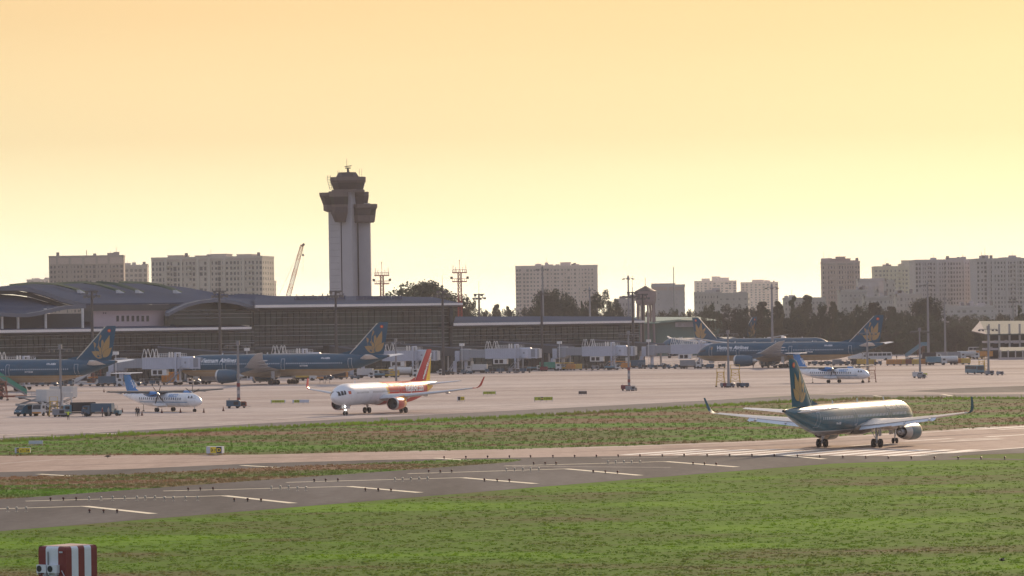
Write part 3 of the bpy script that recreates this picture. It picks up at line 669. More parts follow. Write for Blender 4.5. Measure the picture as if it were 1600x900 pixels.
# ---- wide-bodies at the gates
W_wing = dict(x=13, cr=13, z=3.9, b=31.5, dih=math.radians(5.5), flex=2.2,
    secs=[(14.0, .4, 14.5, .12), (11.8, 3.0, 12.6, .12), (6.2, 10.5, 7.6, .11), (-3.2, 23.5, 4.0, .10), (-9.0, 30.5, 2.2, .09), (-11.6, 32.4, .8, .08)],
    tracks=(7, 12.5, 17.5, 23), doors=(27.5, 17.5, -1.5, -22.5), cock=((32.0, 31.2), (31.1, 30.3), (30.2, 29.5)), cz=(.18, .42), wp=.60)
W_gear = dict(y=5.3, r=.68, w=.5, ax=2, sp=.7, xn=28.6, rn=.52, wn=.35, sn=.35)
W_stab = (-24.5, 6.2, -31.2, 2.3, 9.4, 6.9, math.radians(7))
W_fin = (-21.5, 8.1, 10.6, -30.6, 17.05, 3.3, .10)
m_wb = livery('blue_fuselage_paint', [(BEIGE, None), (GOLD, (0, 0, 1, 3.70)), (BEIGE, (0, 0, 1, 3.86)), ((0.30, 0.20, 0.09), (0, 0, 1, 4.05)), (BLUE, (0, 0, 1, 4.25))], rough=.40, metal=.0, coat=.45, cr=.12, spec=.1)
m_wf = livery('blue_fin_paint', [(BLUE, None)], rough=.45, coat=.05, spec=.2)
m_we = livery('blue_engine_paint', [(BLUE, None)], rough=.35, metal=.05, coat=.4)
m_wbel = mat('beige_belly_paint', (0.36, 0.32, 0.26), .4, coat=.3, var=.12)
def wide(lab, loc, rz, nm=True):
    s = Plane(33.4, 66.8, 2.98, 5.45, 7.6, 20.5); w = dict(W_wing); w['belly'] = m_wbel
    w['door_m'] = m_letter
    let = []
    for side in (1, -1):
        let += [('airline_name', 'Vietnam Airlines', 1.75, 25.4 if side > 0 else 25.4, 6.3, side, .15, .03, m_letter), ('tail_registration', 'VN-A886', .75, -13.5, 7.0, side, 0, .01, m_letter),
                ('alliance_lettering', 'SKYTEAM', .6, -7.0, 5.0, side, 0, .01, m_letter)]
    return airliner(s, lab, loc, rz, m_wb, 'W', w, (15.0, 10.3, 2.55, 1.92, 6.6, m_metal), W_gear, W_stab, W_fin, m_wf, m_we, letters=let if nm else [], logo=(8.2, .8, 6.6), flag=(10.2, 7.7, .5), winlt=True, group='blue wide-body airliners at the gates', nwin=nm)
PHI = math.radians(180-27)
wide('blue airliner with gold lotus fin cut by the left edge, behind the ground vehicles', G(14, 612), PHI)
wide('blue wide-body airliner parked nose-in at the jet bridge behind the red and white airliner', G(443, 600.5), PHI)
wide('blue wide-body airliner at the right jet bridge behind the small propeller aircraft', G(1234, 574.5), PHI)
# gold speedbird mark by the name of each: a small gold lotus next to the first letter
for o in [x for x in list(C.objects) if x.name.startswith('fuselage') and x.parent and x.parent.get('group')]:
    s = Plane(33.4, 66.8, 2.98, 5.45, 7.6, 20.5); b = MB()
    for side in (1, -1):
        for pt in lotus(1, 1):
            pts = [(27.0-(a*.95), 6.25+c_*1.25) for a, c_ in pt]; b.add([(x, side*(s.skin(x, z)+.04), z) for x, z in pts], [tuple(range(len(pts)))])
    b.build('lotus_emblem', m_gold, o)
q1 = P(1104, 561, 1690); q1.z = 0
ws = W_wing
Y_ = 1700; a_, b_ = ray(1098, 520)
hd = math.radians(-38)
t_ = Vector((a_*Y_, Y_, 0)); wide('blue airliner facing right, mostly hidden, its leaning fin left of the right gate', t_+Vector((math.cos(hd), math.sin(hd), 0))*28.5, hd, False)
Y_ = 1830; a_, b_ = ray(1172, 520); hd = math.radians(180+50)
t_ = Vector((a_*Y_, Y_, 0)); wide('farthest blue airliner with only its back and gold fin showing above the others', t_+Vector((math.cos(hd), math.sin(hd), 0))*28.5, hd, False)

# ---- propeller aircraft (high wing, T tail)
m_abody = livery('white_turboprop_paint', [((0.74, 0.75, 0.77), None)], rough=.28, coat=.5)
m_abl = livery('bright_blue_paint', [((0.005, 0.18, 0.50), None)], rough=.3, coat=.5)
m_abl2 = mat('blue_letter_paint', (0.04, 0.22, 0.50), .4)
m_line = mat('blue_cheatline_paint', (0.10, 0.25, 0.42), .4)
m_dwing = mat('shade_dark_wing', (0.07, 0.075, 0.08), .5)  # shade under the wing and black boots put into one dark colour
def turboprop(lab, loc, rz):
    s = Plane(12.6, 27.2, 1.36, 2.35, 4.2, 11.0, .75); r = thing('turboprop', lab, 'turboprop', loc, rz, 'white and blue propeller aircraft')
    fu = s.fuselage(28).build('fuselage', m_abody, r, smooth=True)
    b = MB(); zw = 2.62; x = 7.2
    while x > -7.5:
        for sd_ in (1, -1):
            b.add([(x-.15, sd_*(s.skin(x, zw-.2)+.015), zw-.2), (x+.15, sd_*(s.skin(x, zw-.2)+.015), zw-.2), (x+.15, sd_*(s.skin(x, zw+.2)+.015), zw+.2), (x-.15, sd_*(s.skin(x, zw+.2)+.015), zw+.2)], [(0, 1, 2, 3)])
        x -= .76
    panes(b, m_win, r, True)
    for sd_ in (1, -1):
        b = MB()
        for xa, xb in ((11.5, 10.95), (10.9, 10.3), (10.2, 9.7)):
            b.add([(xx, sd_*(s.skin(xx, zz)+.03), zz) for xx, zz in ((xa, 2.75), (xb, 2.72), (xb-.1, 3.22), (xa-.35, 3.16))], [(0, 1, 2, 3)])
        b.build('cockpit_window', m_win, r)
        b = MB(); xs = [9.5-i*.8 for i in range(22)]; vs = []
        for xx in xs: vs += [(xx, sd_*(s.skin(xx, 1.86)+.012), 1.86), (xx, sd_*(s.skin(xx, 2.0)+.012), 2.0)]
        b.add(vs, [(2*i, 2*i+1, 2*i+3, 2*i+2) for i in range(len(xs)-1)]); b.build('cheatline', m_line, r)
        b = MB(); b.loft([wing_sec(1.35, sd_*.0, 3.85, 2.6, .15), wing_sec(1.35, sd_*4.5, 3.87, 2.6, .15), wing_sec(.95, sd_*13.5, 4.15, 1.6, .13)]); b.build('wing', m_dwing, r, smooth=True)
        for yy in (6, 8, 10): MB().lathe([(0, .02), (-.5, .14), (-1.4, .10), (-2.0, .02)], (-.1, sd_*yy, 3.78), 'x', 8).build('flap_fairing', m_wing, r)
        e = MB().lathe([(0, .30), (-.12, .42), (-.9, .56), (-2.2, .60), (-3.4, .50), (-4.6, .22), (-5.0, .05)], (3.4, sd_*4.05, 3.55), 'x', 20).build('engine', m_abl, r, smooth=True)
        MB().lathe([(.62, .02), (.45, .16), (.2, .25), (0, .29)], (3.4, sd_*4.05, 3.55), 'x', 14).build('spinner', m_metal, e, smooth=True)
        for k in range(6):
            t = k*PI/3+.15+(.3 if sd_ > 0 else 0); ca, sa = math.cos(t), math.sin(t); rr_ = []
            for q_, cc in ((.2, .12), (.7, .2), (1.4, .24), (1.95, .14)):
                c0 = Vector((3.6, sd_*4.05+ca*q_, 3.55+sa*q_)); tv = Vector((.35, -sa*.93, ca*.93))*cc*.5; nv = Vector((.03, 0, 0))
                rr_.append([c0+tv, c0+nv, c0-tv, c0-nv])
            MB().loft(rr_).build('propeller_blade', m_dark, e)
        g_ = MB().tube((0, sd_*1.9, .4), (.05, sd_*1.45, 1.5), .09, n=8).tube((0, sd_*1.65, .42), (0, sd_*2.2, .42), .06).build('main_gear', m_steel, r)
        for dy in (-.22, .22): w_ = MB(); wheel(w_, 0, sd_*1.95+dy, .43, .26); w_.build('wheel', m_tyre, g_, smooth=True)
        MB().loft([[(2.2-k[0]*1, sd_*k[1], 1.0+k[2]) for k in ((0, 1.0, 0), (0, 1.5, .25), (0, 1.45, .6), (0, .9, .9))], [(.0, sd_*k[1], 1.0+k[2]) for k in ((0, 1.0, -.15), (0, 1.95, .15), (0, 1.8, .75), (0, .9, 1.0))], [(-2.6, sd_*k[1], 1.1+k[2]) for k in ((0, .9, 0), (0, 1.2, .25), (0, 1.15, .5), (0, .8, .8))]]).build('gear_fairing', m_abody, r, smooth=True)
        MB().loft([wing_sec(-12.6, sd_*0, 7.55, 1.9, .10), wing_sec(-13.1, sd_*3.65, 7.6, 1.1, .10)]).build('stabiliser', m_abody, r, smooth=True)
    f_ = MB().loft([wing_sec(-7.4, 0, 3.4, 5.6, .08, vert=True), wing_sec(-10.1, 0, 4.5, 3.6, .1, vert=True), wing_sec(-12.3, 0, 7.3, 2.3, .1, vert=True)]).build('tail_fin', m_abl, r, smooth=True)
    MB().lathe([(.5, .03), (.2, .2), (-1.2, .24), (-2.3, .05)], (-12.3, 0, 7.5), 'x', 10).build('tail_bullet', m_abody, r, smooth=True)
    b = MB()
    for sd_ in (1, -1):
        for k in range(3):
            for (x0, z0, sz) in ((-10.6-.4*k, 4.7+.55*k, .75-.1*k),):
                pts = [(x0+sz*.0, z0), (x0+sz*.5, z0+sz*.5), (x0-.1*sz, z0+sz*.95), (x0-.55*sz, z0+sz*.55), (x0+.1*sz, z0+.55*sz), (x0-.4*sz, z0+.15*sz)]
                b.add([(x, sd_*.25, z) for x, z in pts], [tuple(range(6))])
    b.build('bird_emblem', m_letter, f_)
    for side in (1, -1):
        b = MB(); s.side_text(b, 'VASCO', .95, 5.9, 2.9, side, .2, .02); b.build('airline_name', m_abl2, fu)
    g_ = MB().tube((10.2, 0, .3), (10.1, 0, 1.4), .08, n=8).tube((10.2, -.25, .3), (10.2, .25, .3), .05).build('nose_gear', m_steel, r)
    for dy in (-.17, .17): w_ = MB(); wheel(w_, 10.2, dy, .32, .18); w_.build('wheel', m_tyre, g_, smooth=True)
    MB().tube((-7.6, 0, .0), (-7.6, 0, 1.7), .05, n=6).box((-7.6, 0, .1), (.3, .3, .2)).build('tail_prop', m_dark, r)
    return r
turboprop('white propeller aircraft with bright blue tail parked on the left apron', G(258, 643.2), math.radians(-51))
turboprop('white propeller aircraft with bright blue tail behind the fin of the teal airliner', G(1303, 598.3), math.radians(-49))
# ------------------------------------------------------------------ terminal
m_roof = mat('grey_metal_roof', (0.055, 0.072, 0.112), 0.8, spec=.0, var=.10, scale=.05)
m_roofl = mat('pale_roof_edge', (0.13, 0.145, 0.18), 0.6, spec=.1, var=.08, scale=.1)
m_trim = mat('sunlit_eave_trim', (0.74, 0.69, 0.66), 0.45, var=.06, scale=.2)  # sunlit brightness of the eave edge is put into this colour
m_glass = mat('dark_curtain_glass', (0.010, 0.019, 0.018), 0.2, var=.5, scale=.08, spec=.45)
nt_ = m_glass.node_tree; bs_ = nt_.nodes['Principled BSDF']; vn_ = nt_.nodes.new('ShaderNodeTexNoise'); vn_.inputs['Scale'].default_value = .05; vn_.inputs['Detail'].default_value = 5; tcn_ = nt_.nodes.new('ShaderNodeTexCoord'); mpn_ = nt_.nodes.new('ShaderNodeMapping'); mpn_.inputs['Scale'].default_value = (1, 1, 2.2)
nt_.links.new(tcn_.outputs['Object'], mpn_.inputs[0]); nt_.links.new(mpn_.outputs[0], vn_.inputs[0]); rp_ = nt_.nodes.new('ShaderNodeValToRGB'); rp_.color_ramp.elements[0].position = .38; rp_.color_ramp.elements[1].position = .66; rp_.color_ramp.elements[0].color = (.006, .008, .009, 1); rp_.color_ramp.elements[1].color = (.020, .052, .042, 1)
nt_.links.new(vn_.outputs[0], rp_.inputs[0]); nt_.links.new(rp_.outputs[0], bs_.inputs['Base Color'])  # uneven reflections put into the glass colour as green noise
m_mull = mat('dark_mullion', (0.03, 0.034, 0.034), 0.5)
m_fin = mat('aluminium_sunshade', (0.21, 0.225, 0.235), 0.5, var=.5, scale=.06)
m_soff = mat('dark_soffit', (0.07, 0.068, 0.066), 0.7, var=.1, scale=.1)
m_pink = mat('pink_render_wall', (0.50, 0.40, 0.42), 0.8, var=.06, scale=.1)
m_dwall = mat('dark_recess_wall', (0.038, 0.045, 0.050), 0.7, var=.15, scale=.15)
m_green = mat('green_skylight_glass', (0.020, 0.055, 0.036), 0.7, spec=.05, var=.25, scale=.3)
m_whit = mat('white_paint', (0.66, 0.65, 0.64), 0.5, var=.06, scale=.4)
m_conc = mat('raw_concrete', (0.34, 0.32, 0.30), 0.8, var=.10, scale=.15)
m_navy = mat('navy_sign_letters', (0.03, 0.045, 0.11), 0.4)
TA = Vector((ray(0, 507)[0]*1250, 1250, 0)); TB = Vector((ray(1005, 500)[0]*1490, 1490, 0))
TD = (TB-TA).normalized(); TN = Vector((-TD.y, TD.x, 0))
def T(px, py, off=0.0):                      # point of the terminal front seen there, off metres behind the facade
    a, b = ray(px, py); o = TA+TN*off; n = TN
    k = (o.x*n.x+o.y*n.y)/(a*n.x+n.y)
    return Vector((a*k, k, HC+b*k))
def Tz(px, off, z): 
    p = T(px, 500, off); p.z = z; return p
term = thing('terminal_building', 'long low airport terminal with curved grey roofs and dark glass front', 'terminal', (0, 0, 0))
UP = Vector((0, 0, 1))
def wallT(name, px0, px1, z0, z1, off, m, th=.6):
    a, b_ = Tz(px0, off, z0), Tz(px1, off, z0)
    return MB().prism([a, b_, Vector((b_.x, b_.y, z1)), Vector((a.x, a.y, z1))], TN*th).build(name, m, term)
wallT('glass_facade', -120, 398, 0, 15.9, 0, m_glass); wallT('glass_facade', 392, 706, 0, 22.4, 0.8, m_glass); wallT('glass_facade', 706, 998, 0, 16.3, 0, m_glass)
wallT('end_wall', 703, 708, 0, 22.3, -.3, m_dwall)
def hline(b, px0, px1, z, off, h=.22, dpt=.5):
    p, q = Tz(px0, off, z), Tz(px1, off, z); b.prism([p, q, q+UP*h, p+UP*h], -TN*dpt)
for (p0, p1, off, ys, xr) in ((-120, 396, 0, (521, 526, 534, 538, 546, 551), 300), (396, 704, .8, (484, 488, 495, 507, 512, 517, 523, 530, 536, 541), 560), (706, 998, 0, (509, 513, 518, 523, 529.5, 534, 540), 850)):
    b = MB()
    for i, y in enumerate(ys): hline(b, p0, p1, T(xr, y, off).z, off-.1, .22 if i % 3 == 0 else .12, .3)
    b.build('sunshade', m_fin, term)
    b = MB(); zt_ = 15.8 if off == 0 else 22.3; x = p0
    while x < p1:
        a = Tz(x, off, 0); b.prism([a, a+TD*.12, a+TD*.12+UP*zt_, a+UP*zt_], -TN*.2); x += 9
    b.build('mullion', m_mull, term)
    b = MB()
    for y in (ys[-2]+3,): hline(b, p0, p1, T(xr, y, off).z-1.0, off-.02, 1.2, .15)
    b.build('floor_band', m_dwall, term)
for px0, px1, z0, z1 in ((455, 470, 5, 9), (520, 545, 6, 9.5), (560, 590, 10, 12), (610, 640, 6, 9), (40, 62, 5, 9), (300, 340, 6, 9), (780, 800, 5, 8)):
    wallT('green_pane', px0, px1, z0, z1, -.05 if px0 < 390 or px0 > 710 else .75, m_green, .1)  # plain green panes set in the glass front, without any glow
def roofT(name, A, oa, B, ob, m, th=.5):
    return MB().sheet([T(x, y, oa) for x, y in A], [T(x, y, ob) for x, y in B], UP*-th).build(name, m, term, smooth=True)
# lower left roof slab, main roof, right roof
roofT('roof', [(-120, 518), (0, 515.8), (200, 513.2), (330, 511.8), (392, 511)], -7, [(-120, 507), (0, 504.5), (200, 502.2), (300, 500.2), (345, 502.5)], 30, m_roof)
roofT('roof', [(398, 477.2), (560, 475.6), (722, 473.8)], -8, [(398, 462.3), (560, 462.8), (676, 464)], 46, m_roof)
roofT('roof', [(708, 505.4), (860, 503.2), (1006, 501.4)], -6, [(712, 494.6), (860, 494.2), (985, 494.6)], 40, m_roof)
roofT('roof', [(340, 480), (370, 480), (400, 479), (440, 476)], 40, [(345, 463), (375, 459), (405, 460.3), (440, 464)], 75, m_roof)
MB().prism([T(722, 474.5, -8), T(704, 478, .8), T(676, 466, 46)], UP*-.4).build('gable_soffit', m_soff, term)
for A_, o in ((((-120, 518), (392, 511.2)), -7), (((398, 477.2), (722, 473.9)), -8), (((708, 505.4), (1006, 501.4)), -6)):
    p, q = T(*A_[0], o), T(*A_[1], o)
    MB().prism([p-UP*.75, q-UP*.6, q+UP*.12, p+UP*.12], -TN*.35).build('eave_trim', m_trim, term)
    p2, q2 = p+TN*8.2, q+TN*8.2
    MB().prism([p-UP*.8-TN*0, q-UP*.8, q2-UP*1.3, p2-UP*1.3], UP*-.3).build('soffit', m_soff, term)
# big wave roof, upper left
roofT('roof', [(-120, 452), (0, 452), (35, 452.5), (60, 458), (95, 468), (130, 474.3), (210, 473.6), (300, 472.3), (360, 471), (400, 479)], 8,
      [(-120, 470), (0, 447.5), (35, 443.6), (62, 441.8), (110, 441.6), (170, 441.2), (235, 443.2), (290, 449), (340, 458), (400, 466)], 78, m_roof)
def band(name, pts, o, h, m, d=1.2): # a curved band standing along the roof edge
    A_ = [T(x, y, o) for x, y in pts]; hh = [T(x, y+h, o) for x, y in pts]
    return MB().sheet(A_, hh, -TN*d).build(name, m, term, smooth=True)
band('roof_edge', [(-120, 449), (0, 447.8), (20, 447.6), (45, 450), (70, 457), (95, 466.5), (130, 474.5)], 7, 6.2, m_roofl)
band('clerestory_glass', [(-120, 455), (0, 454), (20, 454), (45, 457.5), (70, 465), (97, 474.5), (104, 477.5)], 9, 6, m_mull, .5)
roofT('roof', [(-120, 487), (0, 489), (25, 491), (50, 489.5), (75, 483), (100, 477.5)], -2, [(-120, 459), (0, 460), (25, 461.5), (50, 465.5), (75, 473), (100, 477.5)], 12, m_roof)
band('roof_edge', [(-120, 487), (0, 488.5), (20, 490), (40, 489.8), (60, 486.5), (80, 481.5), (100, 477.5), (130, 476)], -3, 5.8, m_roofl)
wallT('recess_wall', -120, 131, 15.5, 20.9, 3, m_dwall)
for px in (3, 28, 71, 129):
    a = Tz(px, -1, 16); MB().tube(a, (a.x, a.y, T(px, 492 if px < 60 else 482, -1).z), .42, n=10).build('column', m_whit, term)
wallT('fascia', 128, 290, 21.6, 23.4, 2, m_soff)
wallT('upper_wall', 144, 266, 15.8, 21.8, 4, m_pink)
for px in (184.2, 192.2, 200, 208, 215.6, 223.4, 231):
    wallT('window', px-1.9, px+1.9, T(px, 502.2, 4).z, T(px, 493.3, 4).z, 3.9, m_win, .3)
for px in (162, 165.5): wallT('window', px-.7, px+.7, T(px, 490.2, 4).z, T(px, 488.2, 4).z, 3.9, m_win, .3)
MB().prism([T(x, y, 3) for x, y in ((128, 483), (144, 482), (144, 503), (128, 503))], -TN*.3).build('recess_wall', m_dwall, term)
# the arched end
arch = [(258, 489), (272, 481.5), (288, 474.5), (308, 469.5), (330, 467.2), (350, 468.3), (370, 472), (388, 477.5), (399, 480.5)]
band('arch_edge', arch, -4, 5.0, m_roofl, 1.5)
roofT('roof', arch, -4, [(262, 476), (276, 473), (292, 470), (312, 466.5), (334, 465.0), (352, 465.8), (372, 469), (390, 473.5), (402, 477)], 14, m_roof)
MB().prism([T(x, y+4, 1) for x, y in arch]+[T(399, 508, 1), T(258, 508, 1)], TN*.5).build('arch_glass', m_glass, term)
b = MB()
for y in (485.5, 491.5, 497.5): 
    p, q = T(270 if y > 484 else 290, y, .9), T(393, y-1.0, .9); b.prism([p, q, q+UP*.22, p+UP*.22], -TN*.4)
b.build('sunshade', m_fin, term)
for pts in (((15, 446.5), (50, 442.8), (85, 444.4), (110, 450.5), (128, 456.8)), ((88, 443.5), (128, 441.8), (152, 445), (172, 451), (189, 456.8)), ((150, 442), (178, 444), (200, 450.3), (219, 456.8)), ((186, 442), (222, 442.5), (248, 446.5), (265, 451.5), (278, 456.8))):
    n_ = len(pts); A_ = [T(x, y-2.6+1.4*i/(n_-1), 62-26*i/(n_-1)) for i, (x, y) in enumerate(pts)]; B_ = [T(x-1, y+.8, 60-26*i/(n_-1)) for i, (x, y) in enumerate(pts)]
    MB().sheet(A_, B_, -TN*2).build('skylight', m_green, term, smooth=True)
    x, y = pts[-1]; MB().prism([T(x-3, y-4, 30), T(x+6, y+1, 30), T(x-2, y+1.2, 30)], TN*1.5).build('skylight_end', m_whit, term)
# roof lettering
def roofsign(nm, txt, px0, px1, py, hpx, off):
    vs, fs = text_mesh(txt, 1.0, 0, .06, .02); w = max(v.x for v in vs); a, e = T(px0, py, off), T(px1, py, off); L = (e-a).length; k = hpx*a.y/FOC/.72
    b = MB().add([a+TD*(v.x/w*L)+UP*(v.y*k)+TN*(v.z*2) for v in vs], fs); b.build(nm, m_navy, term)
roofsign('roof_lettering', 'CẢNG HÀNG KHÔNG QUỐC TẾ TÂN SƠN NHẤT', 460, 540, 468.3, 6.2, 12)
roofsign('roof_lettering', 'TAN SON NHAT INTERNATIONAL TERMINAL', 556.5, 629, 468.0, 5.6, 12)
b = MB()
for p0, p1, off in ((460, 540, 12), (556, 629, 12)): a, e = T(p0, 468.8, off), T(p1, 468.6, off); b.bar(a, e, .15)
b.build('sign_rail', m_mull, term)
# sloping link corridors between terminal and the jet bridges
for x0, y0, x1, y1 in ((236, 541, 372, 551.5), (505, 539, 556, 546), (600, 535, 735, 545.5), (770, 533, 888, 541), (915, 530, 1030, 537)):
    a, e = T(x0, y0, -2), T(x1, y1, -9)
    c_ = MB().prism([a, e, e-UP*3.0, a-UP*3.0], -TN*2.6).build('link_corridor', m_dwall, term)
    MB().prism([a+UP*.05, e+UP*.05, e-UP*.4, a-UP*.4], -TN*2.75).build('corridor_roof', m_roofl, term)
    b = MB(); L_ = (e-a)
    for k in (.35, .7, .98): p = a+L_*k-TN*1.3; b.tube((p.x, p.y, 0), (p.x, p.y, p.z-2), .35, n=8)
    b.build('corridor_column', m_conc, term)

# ------------------------------------------------------------------ jet bridges
m_jb = mat('jet_bridge_grey', (0.43, 0.46, 0.54), 0.5, var=.06, scale=.4)
m_jbd = mat('jet_bridge_dark_panel', (0.22, 0.24, 0.28), 0.6)
m_bellow = mat('bellows_grey', (0.28, 0.30, 0.34), 0.8)
def jetbridge(lab, px, s_, L=24.5, rz=-.28):
    a, b_ = ray(px, 500); Y = FOC/s_; r = thing('jet_bridge', lab, 'jet bridge', (a*Y, Y, 0), rz, 'jet bridges along the terminal')
    z0, z1 = 4.75, 7.75
    MB().lathe([(3.9, 1.5), (4.4, 1.9), (7.7, 1.9), (7.9, 1.6)], (0, 0, 0), 'z', 20).build('rotunda', m_bellow, r, smooth=True)
    MB().tube((0, 0, 0), (0, 0, 4.2), .6, n=12).box((0, 0, .15), (2.2, 2.2, .3)).build('column', m_jb, r)
    b = MB().box((4.6, 0, 6.3), (6.8, 2.6, 2.7)); 
    for k in range(9): b.box((1.5+k*.8, 0, 6.3), (.1, 2.72, 2.72))
    b.build('inner_tunnel', m_bellow, r)
    b = MB().box((13.2, 0, 6.25), (12.4, 3.0, 3.0))
    for k in range(17): b.box((7.25+k*.74, 0, 6.25), (.12, 3.16, 2.85))
    b.box((13.2, 0, 7.82), (12.5, 3.2, .16)).box((13.2, 0, 4.72), (12.5, 3.2, .2)); b.build('outer_tunnel', m_jb, r)
    b = MB()
    for x in (7.7, 10.2):
        for sy in (-1.4, 1.4): b.bar((x-.75, sy, 7.8), (x-.12, sy, 10.3), .13).bar((x+.75, sy, 7.8), (x+.12, sy, 10.3), .13).bar((x-.12, sy, 10.3), (x+.12, sy, 10.3), .13)
    b.build('cable_frame', m_whit, r)
    b = MB()
    for sy in (-1.45, 1.45):
        for zz in (8.35, 8.95): b.bar((10.5, sy, zz), (19.3, sy, zz), .06)
        for k in range(15): b.bar((10.5+k*.63, sy, 7.85), (10.5+k*.63, sy, 9.0), .055)
    b.build('roof_railing', m_whit, r)
    for x in (15.0, 15.8): MB().box((x, -.8, 8.6), (.28, .5, 1.6)).build('roof_vent', m_whit, r)
    b = MB()
    for sy in (-1.75, 1.75): b.box((17.2, sy, 5.2), (.55, .45, 8.2))
    b.box((17.2, 0, 9.1), (.5, 3.6, .3)).box((17.2, 0, 1.1), (.9, 4.4, .5)); b.build('lift_column', m_jb, r)
    w_ = MB()
    for sy in (-2.0, 2.0): wheel(w_, 17.2, sy, .6, .45)
    w_.build('drive_wheel', m_tyre, r)
    MB().lathe([(4.55, 1.9), (4.9, 2.25), (7.7, 2.25), (8.1, 1.9)], (20.2, 0, 0), 'z', 18).build('cab_rotunda', m_jb, r, smooth=True)
    MB().box((23.0, 0, 6.2), (3.2, 3.6, 3.1)).box((22.2, -1.85, 6.2), (.5, .12, 3.3)).box((24.4, -1.85, 6.2), (.5, .12, 3.3)).build('cab', m_jb, r)
    MB().box((23.3, -1.84, 6.3), (1.4, .1, 2.5)).build('cab_panel', m_jbd, r)
    MB().box((24.9, 0, 6.2), (.7, 3.3, 2.9)).build('bellows', m_bellow, r)
    MB().lathe([(0, .32), (.06, .32), (.06, .02)], (20.3, -2.3, 6.4), 'y', 14).build('warning_plate', m_jbd, r)
    b = MB()
    for sy in (-2.9, -2.1): b.bar((19.6, sy, 4.6), (14.6, sy, .3), .16).bar((19.6, sy, 5.6), (14.6, sy, 1.3), .06)
    for k in range(14): t = k/13; b.box((19.6-5*t, -2.5, 4.6-4.3*t), (.3, .8, .05))
    b.box((20.0, -2.5, 4.6), (1.2, 1.0, .1)).build('stairs', m_jbd, r)
    b = MB()
    for k in range(12): t = k/11; b.box((-2.4-3*t, -1.2, 4.4-4.2*t), (.3, .9, .05))
    for sy in (-1.65, -.75): b.bar((-2.2, sy, 4.5), (-5.5, sy, .2), .14).bar((-2.2, sy, 5.5), (-5.5, sy, 1.2), .06)
    b.build('stairs', m_jb, r)
    MB().box((12.0, -.6, 3.7), (4.6, 1.7, 1.7)).build('air_conditioner', m_whit, r)
    for x in (10.8, 12.4): MB().box((x, -1.48, 3.7), (1.2, .08, 1.15)).build('vent_grille', m_dark, r)
    MB().tube((-.5, -2.6, 0), (-.5, -2.6, 9.2), .1, n=6).box((-.5, -2.6, 9.3), (1.5, .9, .9)).build('gate_light', m_whit, r)
    MB().box((-2.6, 0, 5.6), (1.6, 2.2, 3.4)).box((-3.4, -1.0, 2.2), (1.2, .2, 3.6)).build('service_door', m_jb, r)
    return r
J1 = jetbridge('grey jet bridge between the leftmost blue fin and the middle blue airliner', 188, 5.5)
for lab, px, s_ in (('grey jet bridge mostly behind the blue fuselage at the left edge', -52, 5.75), ('jet bridge whose railing shows above the back of the middle blue airliner', 392, 5.12), ('grey jet bridge behind the red airliner tail', 566, 4.92),
               ('grey jet bridge right of the red tail, standing free at an empty gate', 727, 4.8), ('grey jet bridge at the right end of the terminal beside the striped mast', 879, 4.66), ('grey jet bridge docked to the nose of the right blue airliner', 1018, 4.53)):
    a, b_ = ray(px, 500); Y = FOC/s_; dup(J1, (a*Y, Y, 0), None, lab)

# ------------------------------------------------------------------ control tower
m_tow = mat('grey_ribbed_tower_cladding', (0.36, 0.35, 0.37), 0.55, var=.06, scale=.2)
m_pod = mat('dark_brown_tower_cladding', (0.055, 0.034, 0.030), 0.6, var=.1, scale=.3)
m_podl = mat('brown_tower_edge', (0.11, 0.078, 0.068), 0.6, var=.1, scale=.3)
m_twin = mat('tower_window_band', (0.03, 0.022, 0.022), 0.15)
TY = 1520.0; TS = FOC/TY; TX = ray(546, 400)[0]*TY
def tz(py): return HC+(503.2-py)/TS
def tx(px): return (px-546)/TS
tw = thing('control_tower', 'tall grey control tower with dark brown flared observation pods on top', 'control tower', (TX, TY, 0))
def prismz(b, pts, z0, z1, mi=0): b.prism([(x, y, z0) for x, y in pts], (0, 0, z1-z0), mi)
b = MB(); prismz(b, [(tx(514), 0), (tx(533.3), -3.0), (tx(533.3), 6), (tx(514), 6)], 0, tz(300)); b.build('shaft', m_tow, tw)
b = MB(); prismz(b, [(tx(535), -3.2), (tx(550.5), -4.2), (tx(558.5), 1.6), (tx(558.5), 6), (tx(535), 6)], 0, tz(298)); b.build('shaft', m_tow, tw)
b = MB(); prismz(b, [(tx(560.5), 1.2), (tx(579), -.4), (tx(579), 7), (tx(560.5), 7)], 0, tz(318)); b.build('shaft', m_tow, tw)
b = MB(); prismz(b, [(tx(533.3), -1.8), (tx(535), -1.8), (tx(535), 4), (tx(533.3), 4)], 0, tz(345)); prismz(b, [(tx(558.5), 2.5), (tx(560.5), 2.5), (tx(560.5), 6), (tx(558.5), 6)], 0, tz(345)); b.build('recess_slot', m_dark, tw)
b = MB()
for k in range(26):
    z = 4+k*2.3
    if z < tz(350): b.box((tx(524), -1.52, z), (tx(533)-tx(515), .06, .05), rz=math.atan2(-3.0, tx(533.3)-tx(514)))
b.build('cladding_joint', m_mull, tw)
def frust(name, pxa, pxb, ya, pxc, pxd, yb, yc0, dep, m, par, n=8, sq=.5):
    """chamfered frustum: top edge pxa..pxb at ya, lower edge pxc..pxd at yb"""
    def ring(p, q, y, yy): 
        x0, x1 = tx(p), tx(q); w = x1-x0; c_ = w*.22; d = w*dep
        return [(x0+c_, yy-d/2, tz(y)), (x1-c_, yy-d/2, tz(y)), (x1, yy-d/2+c_, tz(y)), (x1, yy+d/2-c_, tz(y)), (x1-c_, yy+d/2, tz(y)), (x0+c_, yy+d/2, tz(y)), (x0, yy+d/2-c_, tz(y)), (x0, yy-d/2+c_, tz(y))]
    return MB().loft([ring(pxc, pxd, yb, yc0), ring(pxa, pxb, ya, yc0)]).build(name, m, par)
